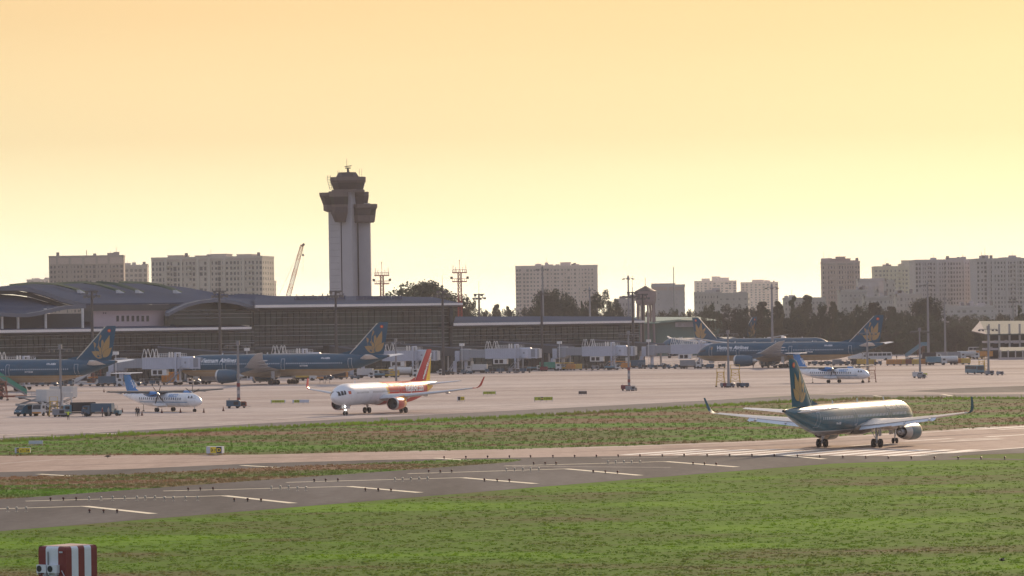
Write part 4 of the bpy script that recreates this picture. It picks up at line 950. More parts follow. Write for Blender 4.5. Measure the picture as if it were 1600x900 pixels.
def pod(name, l, yy, dep):                   # list of (px0, px1, y, kind) from top to bottom
    first = None
    for (a, b_, y, m), (c_, d, y2, _) in zip(l, l[1:]):
        o = frust(name if first is None else ('window_band' if m is m_twin else 'pod_wall'), a, b_, y, c_, d, y2, yy, dep, m, tw if first is None else first)
        first = first or o
    return first
pod('left_pod', [(500.5, 535, 301, m_podl), (501, 535, 306, m_pod), (502.5, 534, 309, m_twin), (506.5, 533, 320, m_podl), (507, 533, 329, m_pod), (512, 532, 331, m_pod)], -1.0, .85)
pod('front_pod', [(516, 546.5, 299.5, m_podl), (516.5, 546.5, 308, m_twin), (519.5, 545.5, 320, m_podl), (521, 545, 324, m_pod), (519, 545, 333, m_pod), (525, 541.5, 347.5, m_pod)], -4.4, .8)
pod('right_pod', [(551, 590.5, 319.5, m_podl), (551, 590.5, 325, m_pod), (552.5, 589, 327, m_twin), (553.5, 587.5, 337, m_podl), (554.5, 586, 347, m_pod), (556, 584, 348.5, m_pod)], 0.2, .75)
pod('rear_pod', [(545, 577, 300, m_podl), (545, 577, 306, m_pod), (550, 575, 319, m_pod)], 3, .9)
pod('top_cab', [(518, 573, 277, m_podl), (518, 573, 282.5, m_pod), (519, 572, 286, m_twin), (523, 569, 296.5, m_podl), (520, 571, 297, m_podl), (520, 571, 300.5, m_pod)], 0, .85)
pod('cab_roof', [(531, 558, 269.5, m_pod), (527, 563, 277, m_pod)], 0, .85)
b = MB().tube((0, 0, tz(270)), (-.2, 0, tz(262)), .5, .3, 8).bar((-1.3, 0, tz(260.5)), (1.2, 0, tz(259.2)), .35, .3).tube((-.5, .3, tz(262)), (-.5, .3, tz(248)), .07, n=5).lathe([(tz(263.5), 1.0), (tz(262), 1.0)], (-.1, 0, 0), 'z', 10)
b.build('radar_antenna', m_pod, tw)
b = MB()
for x in (531.5, 563.5, 567, 529): b.tube((tx(x), 0, tz(277)), (tx(x), 0, tz(266 if x < 540 else 264)), .05, n=4)
b.build('whip_antenna', m_mull, tw)
b = MB()
for x, xb_ in ((513.4, 517.6), (518.2, 520.6)):
    for yy in (-.5, .5): b.bar((tx(x), yy, tz(274)), (tx(x-.6), yy, tz(281)), .09).bar((tx(x-.6), yy, tz(281)), (tx(xb_), yy, tz(297)), .09)
for k in range(9): t = k/8; b.box((tx(515.5+2.8*t), 0, tz(275+20*t)), (1.3, 1.1, .08))
b.build('access_ladder', m_podl, tw)
b = MB()
for k in range(13):
    x = 521+k*4; b.bar((tx(x), -4.6, tz(300)), (tx(x), -4.6, tz(297.8)), .07)
b.bar((tx(520), -4.6, tz(298)), (tx(571), -4.6, tz(298)), .07); b.build('railing', m_podl, tw)

# ------------------------------------------------------------------ crane, radio towers, water tower
m_crane = mat('orange_crane_paint', (0.55, 0.20, 0.09), 0.5); m_crw = mat('pale_crane_paint', (0.68, 0.52, 0.42), 0.5)
m_rust = mat('rust_red_lattice', (0.30, 0.05, 0.03), 0.6); m_poleg = mat('galvanised_pole', (0.22, 0.22, 0.23), 0.5, metal=.3); m_poled = mat('dark_mast_steel', (0.055, 0.05, 0.05), 0.6)
def lattice(b, a, c_, w0, w1, n, t, mi=None):
    a = Vector(a); c_ = Vector(c_); q = (c_-a).to_track_quat('Z', 'Y').to_matrix(); pr = None
    for k in range(n+1):
        w = w0+(w1-w0)*k/n; p = a+(c_-a)*k/n; cs = [p+q @ Vector((x*w/2, y*w/2, 0)) for x, y in ((-1, -1), (1, -1), (1, 1), (-1, 1))]; m_ = 0 if mi is None else mi(k)
        for i in range(4): b.bar(cs[i], cs[(i+1) % 4], t*.7, mi=m_)
        if pr:
            for i in range(4): b.bar(pr[i], cs[i], t, mi=m_); b.bar(pr[i], cs[(i+1) % 4], t*.7, mi=m_)
        pr = cs
cr = thing('crane', 'thin orange crane boom leaning right beside the control tower', 'crane', (ray(443, 500)[0]*1800, 1800, 0))
def cp(px, py): p = P(px, py, 1800); return (p.x-cr.location.x, 0, p.z)
b = MB(); lattice(b, cp(443, 490), cp(472, 383), 2.0, 1.2, 26, .22, lambda k: 1 if k % 6 < 3 and k < 22 else 0); b.build('boom', [m_crane, m_crw], cr)
b = MB().bar(cp(471, 385), cp(475.5, 380.5), 1.0, .8).bar(cp(475, 381), cp(475, 384), .5); b.build('boom_head', m_poled, cr)
b = MB().bar(cp(473.6, 384), cp(473.6, 425), .06).lathe([(cp(0, 407)[2], .1), (cp(0, 405.5)[2], .55), (cp(0, 403.5)[2], .3)], (cp(473.6, 400)[0], 0, 0), 'z', 8); b.build('hook_block', m_poled, cr)
MB().bar(cp(432, 470), cp(470, 386), .09).build('stay_cable', m_crw, cr)
MB().box((0, 0, 1.5), (8, 4, 3)).box((-1.5, 0, 3.6), (4, 3, 1.6)).build('crane_body', m_crane, cr)
def radiotower(lab, px, ytop, Y, y1, y2, base_w):
    a, _ = ray(px, 460); x0 = a*Y; r = thing('radio_tower', lab, 'radio tower', (x0, Y, 0), 0, 'red lattice towers behind the terminal')
    z = lambda y: P(px, y, Y).z; k = Y/FOC
    b = MB(); lattice(b, (0, 0, 0), (0, 0, z(y1)), base_w*k, base_w*.7*k, 22, .28); b.build('lattice_mast', m_rust, r)
    for y in (y1, y2):
        p_ = MB().box((0, 0, z(y)), (23*k, 14*k, .35)).build('platform', m_rust, r); b = MB()
        for sx_ in (-1, 1):
            b.bar((-11*k, sx_*6*k, z(y)+1.1), (11*k, sx_*6*k, z(y)+1.1), .09)
            for q in range(8): xx = (-11+22*q/7)*k; b.bar((xx, sx_*6*k, z(y)), (xx, sx_*6*k, z(y)+1.15), .08)
        b.build('railing', m_rust, p_)
    b = MB()
    for xx, hh in ((-10, 12), (-6, 9), (0, y1-ytop), (5, 9), (10, 12)): b.tube((xx*k, 0, z(y1)), (xx*k, 0, z(y1-hh)), .08, n=5)
    b.lathe([(z(ytop+1), .05), (z(ytop), .28), (z(ytop-1), .05)], (0, 0, 0), 'z', 6); b.build('antenna', m_rust, r)
    for sx_ in (-1, 1): MB().box((sx_*12.5*k, 0, z(y2-6)), (.9, .9, .9)).build('lamp', m_poled, r)
radiotower('red lattice radio tower with two platforms just right of the control tower', 597, 410, 1560, 430.5, 443.5, 6.5)
radiotower('taller red lattice radio tower with two platforms at the end of the main roof', 718.5, 407, 1545, 426, 440, 7)
wtw = thing('water_tower', 'round concrete water tower on splayed legs behind the right terminal roof', 'water tower', (ray(1009, 470)[0]*1900, 1900, 0))
k = 1900/FOC; zz = lambda y: P(1009, y, 1900).z
m_wt = mat('pinkish_concrete', (0.28, 0.21, 0.20), 0.8, var=.08, scale=.2)
MB().lathe([(zz(477), 12*k), (zz(474), 15*k), (zz(468), 16.6*k), (zz(455), 16.6*k)], n=28).build('tank', m_wt, wtw, smooth=True)
MB().lathe([(zz(455), 17.2*k), (zz(448.5), 4*k), (zz(447), .5)], n=28).build('tank_roof', m_pod, wtw)
b = MB()
for i in range(8): t = PI*i/4+.2; b.bar((math.cos(t)*13*k, math.sin(t)*13*k, zz(475)), (math.cos(t)*15.5*k, math.sin(t)*15.5*k, 0), .8)
b.build('leg', m_wt, wtw)
MB().tube((-.5*k, 0, zz(448)), (-.5*k, 0, zz(434)), .12, n=5).build('antenna', m_poled, wtw)

# ------------------------------------------------------------------ city buildings
m_bwin = mat('building_window_glass', (0.085, 0.080, 0.085), 0.35)  # glass lightened, low contrast of distant haze put into its colour
m_bwin2 = mat('pale_building_window', (0.19, 0.17, 0.165), 0.4)
WM = MB().box((0, 0, 0), (1, .25, 1)); wunit = None
def building(lab, px0, px1, ytop, Y, dep, yaw, fl, cols, wm, top=(), win=(.55, .55), crown=0, wmat=None, bands=(), cat='building', side=True, base=None):
    global wunit
    k = Y/FOC; cxp = (px0+px1)/2; a, _ = ray(cxp, 460); Hh = P(cxp, ytop, Y).z; vis = (px1-px0)*k
    W = (vis-dep*abs(math.sin(yaw)))/math.cos(yaw)
    r = thing('building', lab, cat, (a*Y, Y, 0), yaw)
    wl = MB().box((0, dep/2, Hh/2), (W, dep, Hh)).build('wall', wm, r)
    pz = MB()
    for x, y, sx_, sy_ in ((0, .2, W, .4), (0, dep-.2, W, .4), (-W/2+.2, dep/2, .4, dep), (W/2-.2, dep/2, .4, dep)): pz.box((x, y, Hh+.6), (sx_+.3, sy_+.3, 1.2))
    pz.build('parapet', wm, r)
    for i, (xa, xb, h) in enumerate(top):    # rooftop boxes in pixels from px0
        bx = MB().box((((xa+xb)/2-cxp)*k, dep*.5, Hh+h*k/2), ((xb-xa)*k, dep*.5, h*k)).box((((xa+xb)/2-cxp)*k, dep*.5, Hh+h*k), ((xb-xa)*k+.8, dep*.5+.8, .35)); bx.build('rooftop_block', wm, r)
    zb = base if base is not None else max(0, Hh-fl*3.4)
    fh = (Hh-crown*k-zb)/fl; cw = W/cols
    if wunit is None:
        o = WM.build('window', m_bwin); wunit = o.data; bpy.data.objects.remove(o)
    spots = [(f, c_) for f in range(fl-1, -1, -1) for c_ in range(cols)]
    rest = MB(); wmm = wmat or m_bwin; rb = random.Random(int(px0*7+ytop)); ck = [rb.choice((.55, .8, 1.0, 1.0, 1.35)) for _ in range(cols)]; cx_ = [rb.uniform(-.12, .12) for _ in range(cols)]
    if wmm is not m_bwin:
        me = wunit.copy(); me.materials[0] = wmm
    else: me = wunit
    for n_, (f, c_) in enumerate(spots):
        if rb.random() < .06 and win[0] > .1: continue
        x = -W/2+(c_+.5+cx_[c_])*cw; z = zb+(f+.5)*fh; w_, h_ = cw*win[0]*ck[c_], fh*win[1]*rb.choice((1, 1, 1, .8, 1.15))*(1.2 if ck[c_] > 1.2 else 1)
        if n_ < 90:
            o = bpy.data.objects.new('window', me); C.objects.link(o); o.parent = r; o.location = (x, -.02, z); o.scale = (w_, 1, h_)
        else: rest.box((x, -.02, z), (w_, .25, h_))
    if rest.v: tag(rest.build('window', wmm, r), kind='stuff')
    b = MB()
    for c_ in bands: b.box((-W/2+c_*W, -.35, Hh/2), (W*.012+.8, .9, Hh))
    for f in range(fl+1): b.box((0, -.12, zb+f*fh), (W, .34, .28))
    b.build('facade_rib', wm, r)
    if crown >= 3: MB().box((0, -.1, Hh-crown*k*.5), (W*.97, .5, crown*k*.9)).build('top_cladding', m_b6 if wm is not m_b6 else m_b1, r)
    if cols > 5:                             # projecting balcony bays and clutter on the roof
        b = MB(); nb_ = min(4, max(1, cols//6))
        for q in range(nb_):
            xb = -W/2+W*(q+rb.uniform(.3, .7))/nb_
            for f in range(fl): b.box((xb, -.75, zb+f*fh+.55), (cw*.95, 1.3, 1.05))
        b.build('balcony', wm, r)
        for q in range(rb.randint(3, 6)):
            xt_ = rb.uniform(-W*.45, W*.45); hh = rb.uniform(1.0, 2.6)
            if q % 2: MB().tube((xt_, dep*.3, Hh+.6), (xt_, dep*.3, Hh+1.2+hh), 1.0, n=10).build('water_tank', m_bwin2, r)
            else: MB().box((xt_, dep*.4, Hh+.6+hh/2), (rb.uniform(2, 5), 3, hh+1.2)).tube((xt_, dep*.4, Hh+hh), (xt_, dep*.4, Hh+hh+rb.uniform(2, 6)), .1, n=4).build('rooftop_unit', wm, r)
    if side and yaw < -.02:
        b = MB()
        for f in range(fl):
            for q in range(max(2, int(dep/6))): b.box((W/2+.05, (q+.5)*dep/max(2, int(dep/6)), zb+(f+.5)*fh), (.2, 1.6, fh*.45))
        tag(b.build('side_window', wmm, r), kind='stuff')
    return r, W, Hh
mb = lambda n, c_: mat(n, c_, 0.8, var=.08, scale=.05)
m_b1 = mb('grey_brown_facade', (0.34, 0.285, 0.265)); m_b2 = mb('beige_facade', (0.50, 0.43, 0.39)); m_b3 = mb('pinkish_facade', (0.62, 0.50, 0.47)); m_b4 = mb('yellowish_facade', (0.56, 0.50, 0.40))
m_b5 = mb('grey_facade', (0.44, 0.40, 0.41)); m_b6 = mb('brick_brown_facade', (0.46, 0.36, 0.33)); m_b7 = mb('white_facade', (0.42, 0.38, 0.37)); m_far = mb('haze_pale_facade', (0.85, 0.68, 0.58))  # m_far: paleness of distant haze put into the facade colour
B = building
B('broad grey apartment block with dark vertical bands, leftmost on the skyline', 76, 195, 402, 2700, 22, .05, 17, 19, m_b1, [(26, 30, 2), (118, 128, 2)][:0]+[(95, 99, 2), (110, 120, 1.5), (160, 166, 2)], (.5, .5), 11, bands=(.11, .28, .46, .64, .8))
B('lower beige block between the two large apartment blocks', 160, 231, 417, 2850, 20, .03, 12, 10, m_b2, [(203, 218, 3), (222, 230, 4)], (.6, .5), 2, m_bwin2, bands=(.45, .9))
B('wide beige apartment block with dark top floors left of the crane', 229, 418, 404, 2600, 34, -.16, 17, 30, m_b2, [(256, 280, 6), (300, 318, 5), (327, 350, 7), (367, 390, 6)], (.58, .55), 3, bands=(.13, .27, .42, .52, .66, .83))
B('small pinkish block stepping down right of the wide apartment block', 414, 427, 441, 2900, 20, -.1, 9, 3, m_b3)
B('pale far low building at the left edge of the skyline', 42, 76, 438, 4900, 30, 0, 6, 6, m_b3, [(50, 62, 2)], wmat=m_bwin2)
B('long pinkish apartment block behind the big round tree', 805, 935, 417, 3200, 40, -.02, 19, 24, m_b3, [(829, 835, 2), (842, 852, 3), (853, 864, 4), (869, 874, 4), (876, 892, 7), (899, 905, 4)], (.5, .45), 2, m_bwin2, bands=(.08, .3, .36, .7, .76, .98))
B('dark blank block right of the water tower', 1017, 1071, 448, 2300, 26, -.03, 7, 2, m_b5, [(1019, 1055, 5), (1062, 1070, 1)], (.08, .1), 6, bands=(.5,))
B('small white house left of the water tower', 961, 992, 470, 2250, 16, .02, 4, 6, m_b7, [(966, 976, 2)], (.4, .4), 1, m_bwin2)
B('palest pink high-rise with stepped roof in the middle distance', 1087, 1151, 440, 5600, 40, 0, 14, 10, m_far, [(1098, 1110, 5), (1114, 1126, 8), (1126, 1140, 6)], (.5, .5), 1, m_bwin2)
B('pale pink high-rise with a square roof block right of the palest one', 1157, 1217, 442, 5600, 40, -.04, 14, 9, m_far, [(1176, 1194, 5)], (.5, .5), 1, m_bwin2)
B('low white building with rusty roof clutter in front of the pale high-rises', 1085, 1128, 459, 2600, 20, -.02, 6, 9, m_b7, [(1106, 1118, 3), (1096, 1104, 1)], (.3, .4), 1)
B('white block with a dark right edge below the pale high-rises', 1120, 1171, 461, 2500, 18, -.1, 6, 5, m_b7, [(1128, 1140, 3), (1146, 1152, 4), (1154, 1166, 5)], (.35, .3), 2, m_bwin2)
B('low white houses behind the tree line right of the tall pole', 1226, 1290, 468, 2400, 18, 0, 4, 12, m_b7, [(1230, 1240, 3), (1262, 1270, 2)], (.4, .4), 1, m_bwin2)
B('brown and white high-rise with a hipped roof', 1283, 1346, 411, 2800, 34, -.05, 15, 14, m_b6, [(1289, 1341, 4), (1301, 1330, 7), (1308, 1322, 10)], (.45, .5), 3, bands=(.12, .38, .65, .85))
B('white narrow tower with a blank dark flank in front of the brown high-rise', 1384, 1399, 440, 2500, 14, 0, 8, 3, m_b7, [], (.35, .4), 1)
B('dark blank flank block joined to the white narrow tower', 1341, 1384, 438, 2520, 16, 0, 6, 2, m_b5, [], (.02, .02), 1)
B('yellowish apartment block between the brown high-rise and the long grey one', 1366, 1433, 418, 3200, 30, -.02, 16, 11, m_b4, [(1407, 1415, 5), (1412, 1432, 11)], (.55, .45), 2, m_bwin2, bands=(.35, .65))
B('long grey apartment block with rooftop canopies at the right', 1430, 1530, 408, 2750, 34, .02, 18, 22, m_b5, [(1452, 1466, 2), (1490, 1512, 3), (1486, 1510, 5)], (.5, .5), 1, bands=(.1, .35, .5, .78, .92))
B('grey apartment block cut by the right edge', 1526, 1640, 406, 2700, 34, .02, 18, 22, m_b5, [(1540, 1568, 2), (1570, 1598, 4)], (.5, .5), 1, bands=(.15, .22, .42, .55, .85))
B('white low building in the tree tops below the brown high-rise', 1312, 1372, 456, 2250, 16, 0, 5, 9, m_b7, [(1332, 1346, 3), (1350, 1362, 2)], (.3, .3), 1, m_bwin2)
B('small pale house with a reddish roof below the narrow white tower', 1350, 1392, 466, 2150, 14, 0, 3, 7, m_b7, [(1356, 1364, 2)], (.4, .4), 1, m_bwin2)
B('pale low building below the long grey apartment block', 1400, 1440, 462, 2350, 14, 0, 4, 7, m_b7, [(1406, 1416, 4)], (.4, .4), 1, m_bwin2)
B('low warehouse with pale roof at the foot of the long grey block', 1470, 1555, 481, 2300, 20, 0, 2, 8, m_b5, [(1490, 1500, 1)], (.4, .3), 1, m_bwin2)
b_an = thing('radio_mast', 'thin pale antenna mast on the dark blank block', 'antenna', (P(1052.6, 440, 2290).x, 2290, 0))
MB().tube((0, 0, 0), (0, 0, P(1052.6, 417, 2290).z), .35, .2, 6).build('mast', m_poleg, b_an)
b_an = thing('radio_mast', 'thin reddish antenna mast above the leftmost grey apartment block', 'antenna', (P(133.5, 440, 2712).x, 2722, 0))
MB().tube((0, 0, 0), (0, 0, P(133.5, 391, 2722).z), .35, .2, 6).build('mast', m_rust, b_an)

# ------------------------------------------------------------------ hangars
m_hgreen = mat('green_corrugated_sheet', (0.085, 0.165, 0.135), 0.6, var=.08, scale=.1); m_hroof = mat('pale_green_roof', (0.20, 0.32, 0.27), 0.5, var=.06, scale=.1); m_hwhite = mat('pale_green_white_roof', (0.09, 0.108, 0.092), 0.5, var=.06, scale=.1)
hg = thing('hangar', 'green sheet-metal hangar behind the right jet bridge', 'hangar', (0, 0, 0)); HY = 1900
def hp(px, py, dy=0): return P(px, py, HY+dy)
def hz0(px, dy=0): p = P(px, 500, HY+dy); p.z = 0; return p
MB().prism([hz0(985), hz0(1185), hp(1185, 519), hp(1122, 502), hp(1062, 499), hp(985, 505)], (0, 40, 0)).build('wall', m_hgreen, hg)
MB().prism([hp(975, 505, -3), hp(1030, 503.5, -3), hp(1090, 495.5, 20), hp(985, 495, 20)], (0, 0, -.5)).build('roof', m_hroof, hg)
MB().prism([hp(1030, 503.5, -3), hp(1062, 500, -3), hp(1128, 501, -3), hp(1190, 519, -3), hp(1160, 508, 30), hp(1090, 494.5, 20)], (0, 0, -.5)).build('roof', m_hgreen, hg)
sgn = MB().prism([hp(1055, 511, -1), hp(1086, 510.5, -1), hp(1086, 503, -1), hp(1055, 503.5, -1)], (0, -.4, 0)).build('sign_board', m_b7, hg)
vs, fs = text_mesh('VAECO', 2.4, 0, 0, .05); o_ = hp(1068, 509.5, -1.6); MB().add([(o_.x+v.x*.6, o_.y, o_.z+v.y*.7) for v in vs], fs).build('sign_lettering', m_b1, sgn)
MB().box(hp(1062, 507, -1.5), (1.4, .2, 1.4)).build('sign_mark', m_b1, sgn)
h2 = thing('hangar', 'long open-sided hangar with a pale green roof at the right edge', 'hangar', (0, 0, 0)); HY = 1580
MB().prism([hp(1541, 522), hp(1680, 520), hp(1680, 500.5, 25), hp(1531, 501.7, 25)], (0, 0, -.5)).build('roof', m_hwhite, h2)
MB().prism([hp(1518, 517, 4), hp(1541, 522), hp(1531, 501.7, 25)], (0, .3, -.3)).build('gable', m_b1, h2)
MB().prism([hz0(1543, 20), hz0(1680, 20), hp(1680, 522, 20), hp(1543, 523, 20)], (0, 1, 0)).build('back_wall', m_dwall, h2)
for y in (533, 544): MB().prism([hp(1541, y, 1), hp(1680, y-1.6, 1), hp(1680, y+1.6, 1), hp(1541, y+3.2, 1)], (0, 14, 0)).build('floor_slab', m_b5, h2)
for k in range(9): p = hz0(1545+k*16, 1); MB().box((p.x, p.y, 6.5), (.7, .7, 13)).build('column', m_conc, h2)
rr = random.Random(3)
for k in range(14): p = hp(1548+k*8, 530 if k % 2 else 540, 3); MB().box((p.x, p.y, p.z-1), (rr.uniform(1, 2.2), .6, rr.uniform(.8, 1.6))).build('stored_crate', [m_b7, m_jbd, m_b2][k % 3], h2)
sh = thing('shed', 'low open shed with a pale green roof in front of the right hangar', 'shed', (0, 0, 0)); HY = 1545
MB().prism([hp(1562, 548.5), hp(1690, 546), hp(1690, 541.5, 8), hp(1562, 542.5, 8)], (0, 0, -.4)).build('roof', m_hwhite, sh)
MB().prism([hz0(1562, 8), hz0(1690, 8), hp(1690, 548, 8), hp(1562, 549, 8)], (0, .5, 0)).build('back_wall', m_dwall, sh)
MB().prism([hz0(1560, 1), hz0(1690, 1), hp(1690, 557, 1), hp(1560, 558.5, 1)], (0, .4, 0)).build('low_wall', m_b5, sh)
for k in range(10): p = hz0(1563+k*11.5, 0); MB().box((p.x, p.y, 1.8), (.4, .4, 3.6)).build('column', m_b7, sh)
# ------------------------------------------------------------------ trees
def leafmat(name, c0, c1):
    m = bpy.data.materials.new(name); m.use_nodes = True; nt = m.node_tree; b = nt.nodes['Principled BSDF']; b.inputs['Roughness'].default_value = .7; b.inputs['Specular IOR Level'].default_value = .2
    t = nt.nodes.new('ShaderNodeTexCoord'); n = nt.nodes.new('ShaderNodeTexNoise'); n.inputs['Scale'].default_value = .35; n.inputs['Detail'].default_value = 4
    oi = nt.nodes.new('ShaderNodeObjectInfo'); nt.links.new(t.outputs['Object'], n.inputs[0])
    a = nt.nodes.new('ShaderNodeMath'); a.operation = 'ADD'; nt.links.new(n.outputs[0], a.inputs[0])
    s_ = nt.nodes.new('ShaderNodeMath'); s_.operation = 'MULTIPLY_ADD'; nt.links.new(oi.outputs['Random'], s_.inputs[0]); s_.inputs[1].default_value = .4; s_.inputs[2].default_value = -.2; nt.links.new(s_.outputs[0], a.inputs[1])
    r = nt.nodes.new('ShaderNodeValToRGB'); r.color_ramp.elements[0].position = .3; r.color_ramp.elements[1].position = .7
    r.color_ramp.elements[0].color = (*c0, 1); r.color_ramp.elements[1].color = (*c1, 1); nt.links.new(a.outputs[0], r.inputs[0]); nt.links.new(r.outputs[0], b.inputs['Base Color'])
    return m
m_leaf = leafmat('dark_green_foliage', (0.026, 0.040, 0.020), (0.060, 0.086, 0.036)); m_leaf2 = leafmat('olive_foliage', (0.038, 0.042, 0.022), (0.09, 0.092, 0.042)); m_bark = mat('bark', (0.10, 0.08, 0.065), .9)
def crown(kind, seed):
    rs = np.random.RandomState(seed); blobs = []
    if kind == 'broad':                      # unit tree: height 1, widths relative
        for i in range(60):
            u = rs.uniform(-.55, 1); t = rs.uniform(0, 2*PI); q = math.sqrt(1-u*u); k = rs.uniform(.72, .95)
            blobs.append((math.cos(t)*q*.42*k, math.sin(t)*q*.42*k, .52+u*.38*k, rs.uniform(.07, .13)))
        for i in range(14): blobs.append((rs.uniform(-.2, .2), rs.uniform(-.2, .2), rs.uniform(.4, .75), .16))
    elif kind == 'point':
        for i in range(34):
            z = rs.uniform(.08, .92); w = .36*(1-z)**.7; t = rs.uniform(0, 2*PI); blobs.append((math.cos(t)*w*.75, math.sin(t)*w*.75, z, .045+.085*(1-z)))
        for i in range(8): blobs.append((0, 0, .3+.08*i, .085-.006*i))
    elif kind == 'open':
        for i in range(34):
            t = rs.uniform(0, 2*PI); u = rs.uniform(-.2, 1); q = math.sqrt(1-u*u); k = rs.uniform(.6, 1); blobs.append((math.cos(t)*q*.46*k, math.sin(t)*q*.46*k, .56+u*.36*k, rs.uniform(.06, .11)))
    else:                                    # bushy down to the ground
        for i in range(60):
            t = rs.uniform(0, 2*PI); z = rs.uniform(.05, .88); w = .40*math.sqrt(max(0, 1-((z-.3)/.68)**2)); k = rs.uniform(.3, 1); blobs.append((math.cos(t)*w*k, math.sin(t)*w*k, z, rs.uniform(.07, .13)))
    V = []; F = []
    n = {'broad': 14000, 'point': 8000, 'open': 7000, 'bush': 12000}[kind]
    for k in range(n):
        x, y, z, r = blobs[rs.randint(len(blobs))]; d = rs.normal(size=3); d /= np.linalg.norm(d); d[2] *= .8
        p = np.array((x, y, z))+d*r*rs.uniform(.35, 1.08)**.6; s_ = rs.uniform(.008, .018)
        a = rs.normal(size=3); a /= np.linalg.norm(a); b_ = np.cross(a, rs.normal(size=3)); b_ /= np.linalg.norm(b_)
        o = len(V); V += [tuple(p-a*s_), tuple(p+b_*s_*.7), tuple(p+a*s_), tuple(p-b_*s_*.7)]; F.append((o, o+1, o+2, o+3))
    t_ = MB(); t_.tube((0, 0, 0), (0, 0, .45), .022, .014, 8)
    if kind == 'point': t_.tube((0, 0, .4), (0, 0, .93), .014, .004, 6)
    for x, y, z, r in blobs[:12]: t_.tube((0, 0, min(.42, z*.6)), (x*.85, y*.85, z), .009, .003, 5)
    return V, F, t_
protos = []
for kind, seed, m_ in (('broad', 1, m_leaf), ('broad', 2, m_leaf2), ('point', 3, m_leaf), ('point', 4, m_leaf2), ('open', 5, m_leaf), ('bush', 6, m_leaf), ('bush', 7, m_leaf2), ('broad', 8, m_leaf)):
    V, F, t_ = crown(kind, seed); me = bpy.data.meshes.new('crown'); me.from_pydata(V, [], F); me.materials.append(m_)
    tm = t_.build('trunk', m_bark); protos.append((kind, me, tm.data)); bpy.data.objects.remove(tm)
def tree(lab, px, ytop, Y, wpx, kind, group=None, pick=None):
    c_ = [p for p in protos if p[0] == kind]; _, me, tm = c_[pick if pick is not None else rnd.randrange(len(c_))]
    a, _b = ray(px, 500); Hh = P(px, ytop, Y).z; r = thing('tree', lab, 'tree', (a*Y, Y, 0), rnd.uniform(0, 6.28), group)
    w = {'broad': .98, 'point': .56, 'open': 1.05, 'bush': .92}[kind]; sx_ = wpx*Y/FOC/w; r.scale = (sx_, sx_, Hh/(1.0 if kind != 'bush' else .98))
    for nm, d in (('crown', me), ('trunk', tm)):
        o = bpy.data.objects.new(nm, d); C.objects.link(o); o.parent = r
    return r
tree('large domed tree behind the main terminal roof right of the control tower', 652, 427, 1650, 158, 'broad', pick=0)
tree('domed tree behind the end of the main terminal roof', 703, 446, 1680, 90, 'broad', pick=1)
tree('rounded tree right of the taller red radio tower', 734, 462, 1750, 36, 'bush')
tree('big round dark tree in front of the long pinkish block', 866, 438, 1800, 84, 'broad', pick=2)
tree('dark shoulder of foliage left of the big round tree', 845, 463, 1790, 34, 'bush')
tree('big tree with gaps in its crown right of the pinkish block', 940, 446, 1800, 66, 'open')
tree('bushy tree under the one with gaps in its crown', 940, 474, 1810, 46, 'bush')
tree('slim pointed tree between the two big trees', 909, 464, 1810, 16, 'point')
tree('small pointed tree left of the big round tree', 776, 470, 1900, 24, 'point')
tree('small pointed tree second left of the big round tree', 795, 473, 1900, 24, 'point')
tree('broad flat-topped dark tree below the long grey apartment block', 1449, 455, 1850, 66, 'broad', pick=0)
tree('massive dark bushy tree under the flat-topped tree', 1440, 487, 1780, 92, 'bush', pick=0)
tree('dark narrow conifer near the right edge', 1592, 472, 1900, 20, 'point', pick=0)
tree('dark upright tree in front of the low white houses', 1302, 466, 1850, 26, 'point', pick=1)
g1 = 'trees in the row behind the right gates'; g0 = 'trees in the row behind the terminal'; g2 = 'trees at the far right edge of the apron'
for px, y, w in ((752, 486, 26), (768, 482, 24), (785, 484, 24), (803, 486, 30), (822, 481, 26), (890, 478, 34), (905, 476, 30), (958, 480, 34), (975, 487, 24), (884, 462, 34), (812, 490, 30), (925, 482, 40), (858, 484, 46)):
    tree('small round tree in the row behind the right part of the terminal', px, y-7, 1850+rnd.uniform(-40, 60), w*1.45, 'bush', g0)
x = 1015
while x < 1130: tree('low bushy tree in the row above the green hangar', x, 482+rnd.uniform(-4, 3), 2000+rnd.uniform(-30, 40), 32, 'bush', 'low trees above the green hangar'); x += 12
for px, y, w, kd in ((1110, 472, 34, 'open'), (1142, 473, 40, 'bush'), (1160, 478, 30, 'bush'), (1178, 481, 26, 'bush'), (1190, 470, 30, 'point'), (1216, 469, 22, 'point'), (1205, 480, 40, 'bush'), (1239, 461, 24, 'point'), (1262, 460, 26, 'point'), (1250, 474, 44, 'bush'), (1282, 474, 40, 'bush'),
                     (1285, 478, 20, 'point'), (1318, 484, 36, 'bush'), (1335, 481, 30, 'bush'), (1348, 475, 32, 'bush'), (1366, 471, 30, 'point'), (1376, 477, 30, 'bush'), (1393, 478, 24, 'point'), (1400, 486, 36, 'bush'), (1412, 484, 30, 'bush'), (1360, 490, 50, 'bush'), (1320, 500, 60, 'bush'), (1280, 498, 60, 'bush'), (1235, 495, 60, 'bush'), (1195, 500, 60, 'bush'), (1150, 500, 60, 'bush'), (1390, 505, 60, 'bush')):
    tree({'point': 'pointed tree', 'bush': 'round dark tree', 'open': 'open-crowned tree'}[kd]+' in the dense row behind the right blue airliners', px, y-4, 1830+rnd.uniform(-25, 90), w*(1.5 if kd == 'point' else 1.15), kd, g1)
x = 1485
while x < 1625: tree('hazy round tree in the far row at the right', x, 489+rnd.uniform(-4, 4), 2150+rnd.uniform(-60, 60), 44, 'bush', g2); x += 15
x = 1395
while x < 1560: tree('low dark tree at the apron edge left of the right hangar', x, 508+rnd.uniform(-6, 8), 1790+rnd.uniform(-20, 25), 46, 'bush', 'low trees left of the right hangar'); x += 14
hedge = MB()
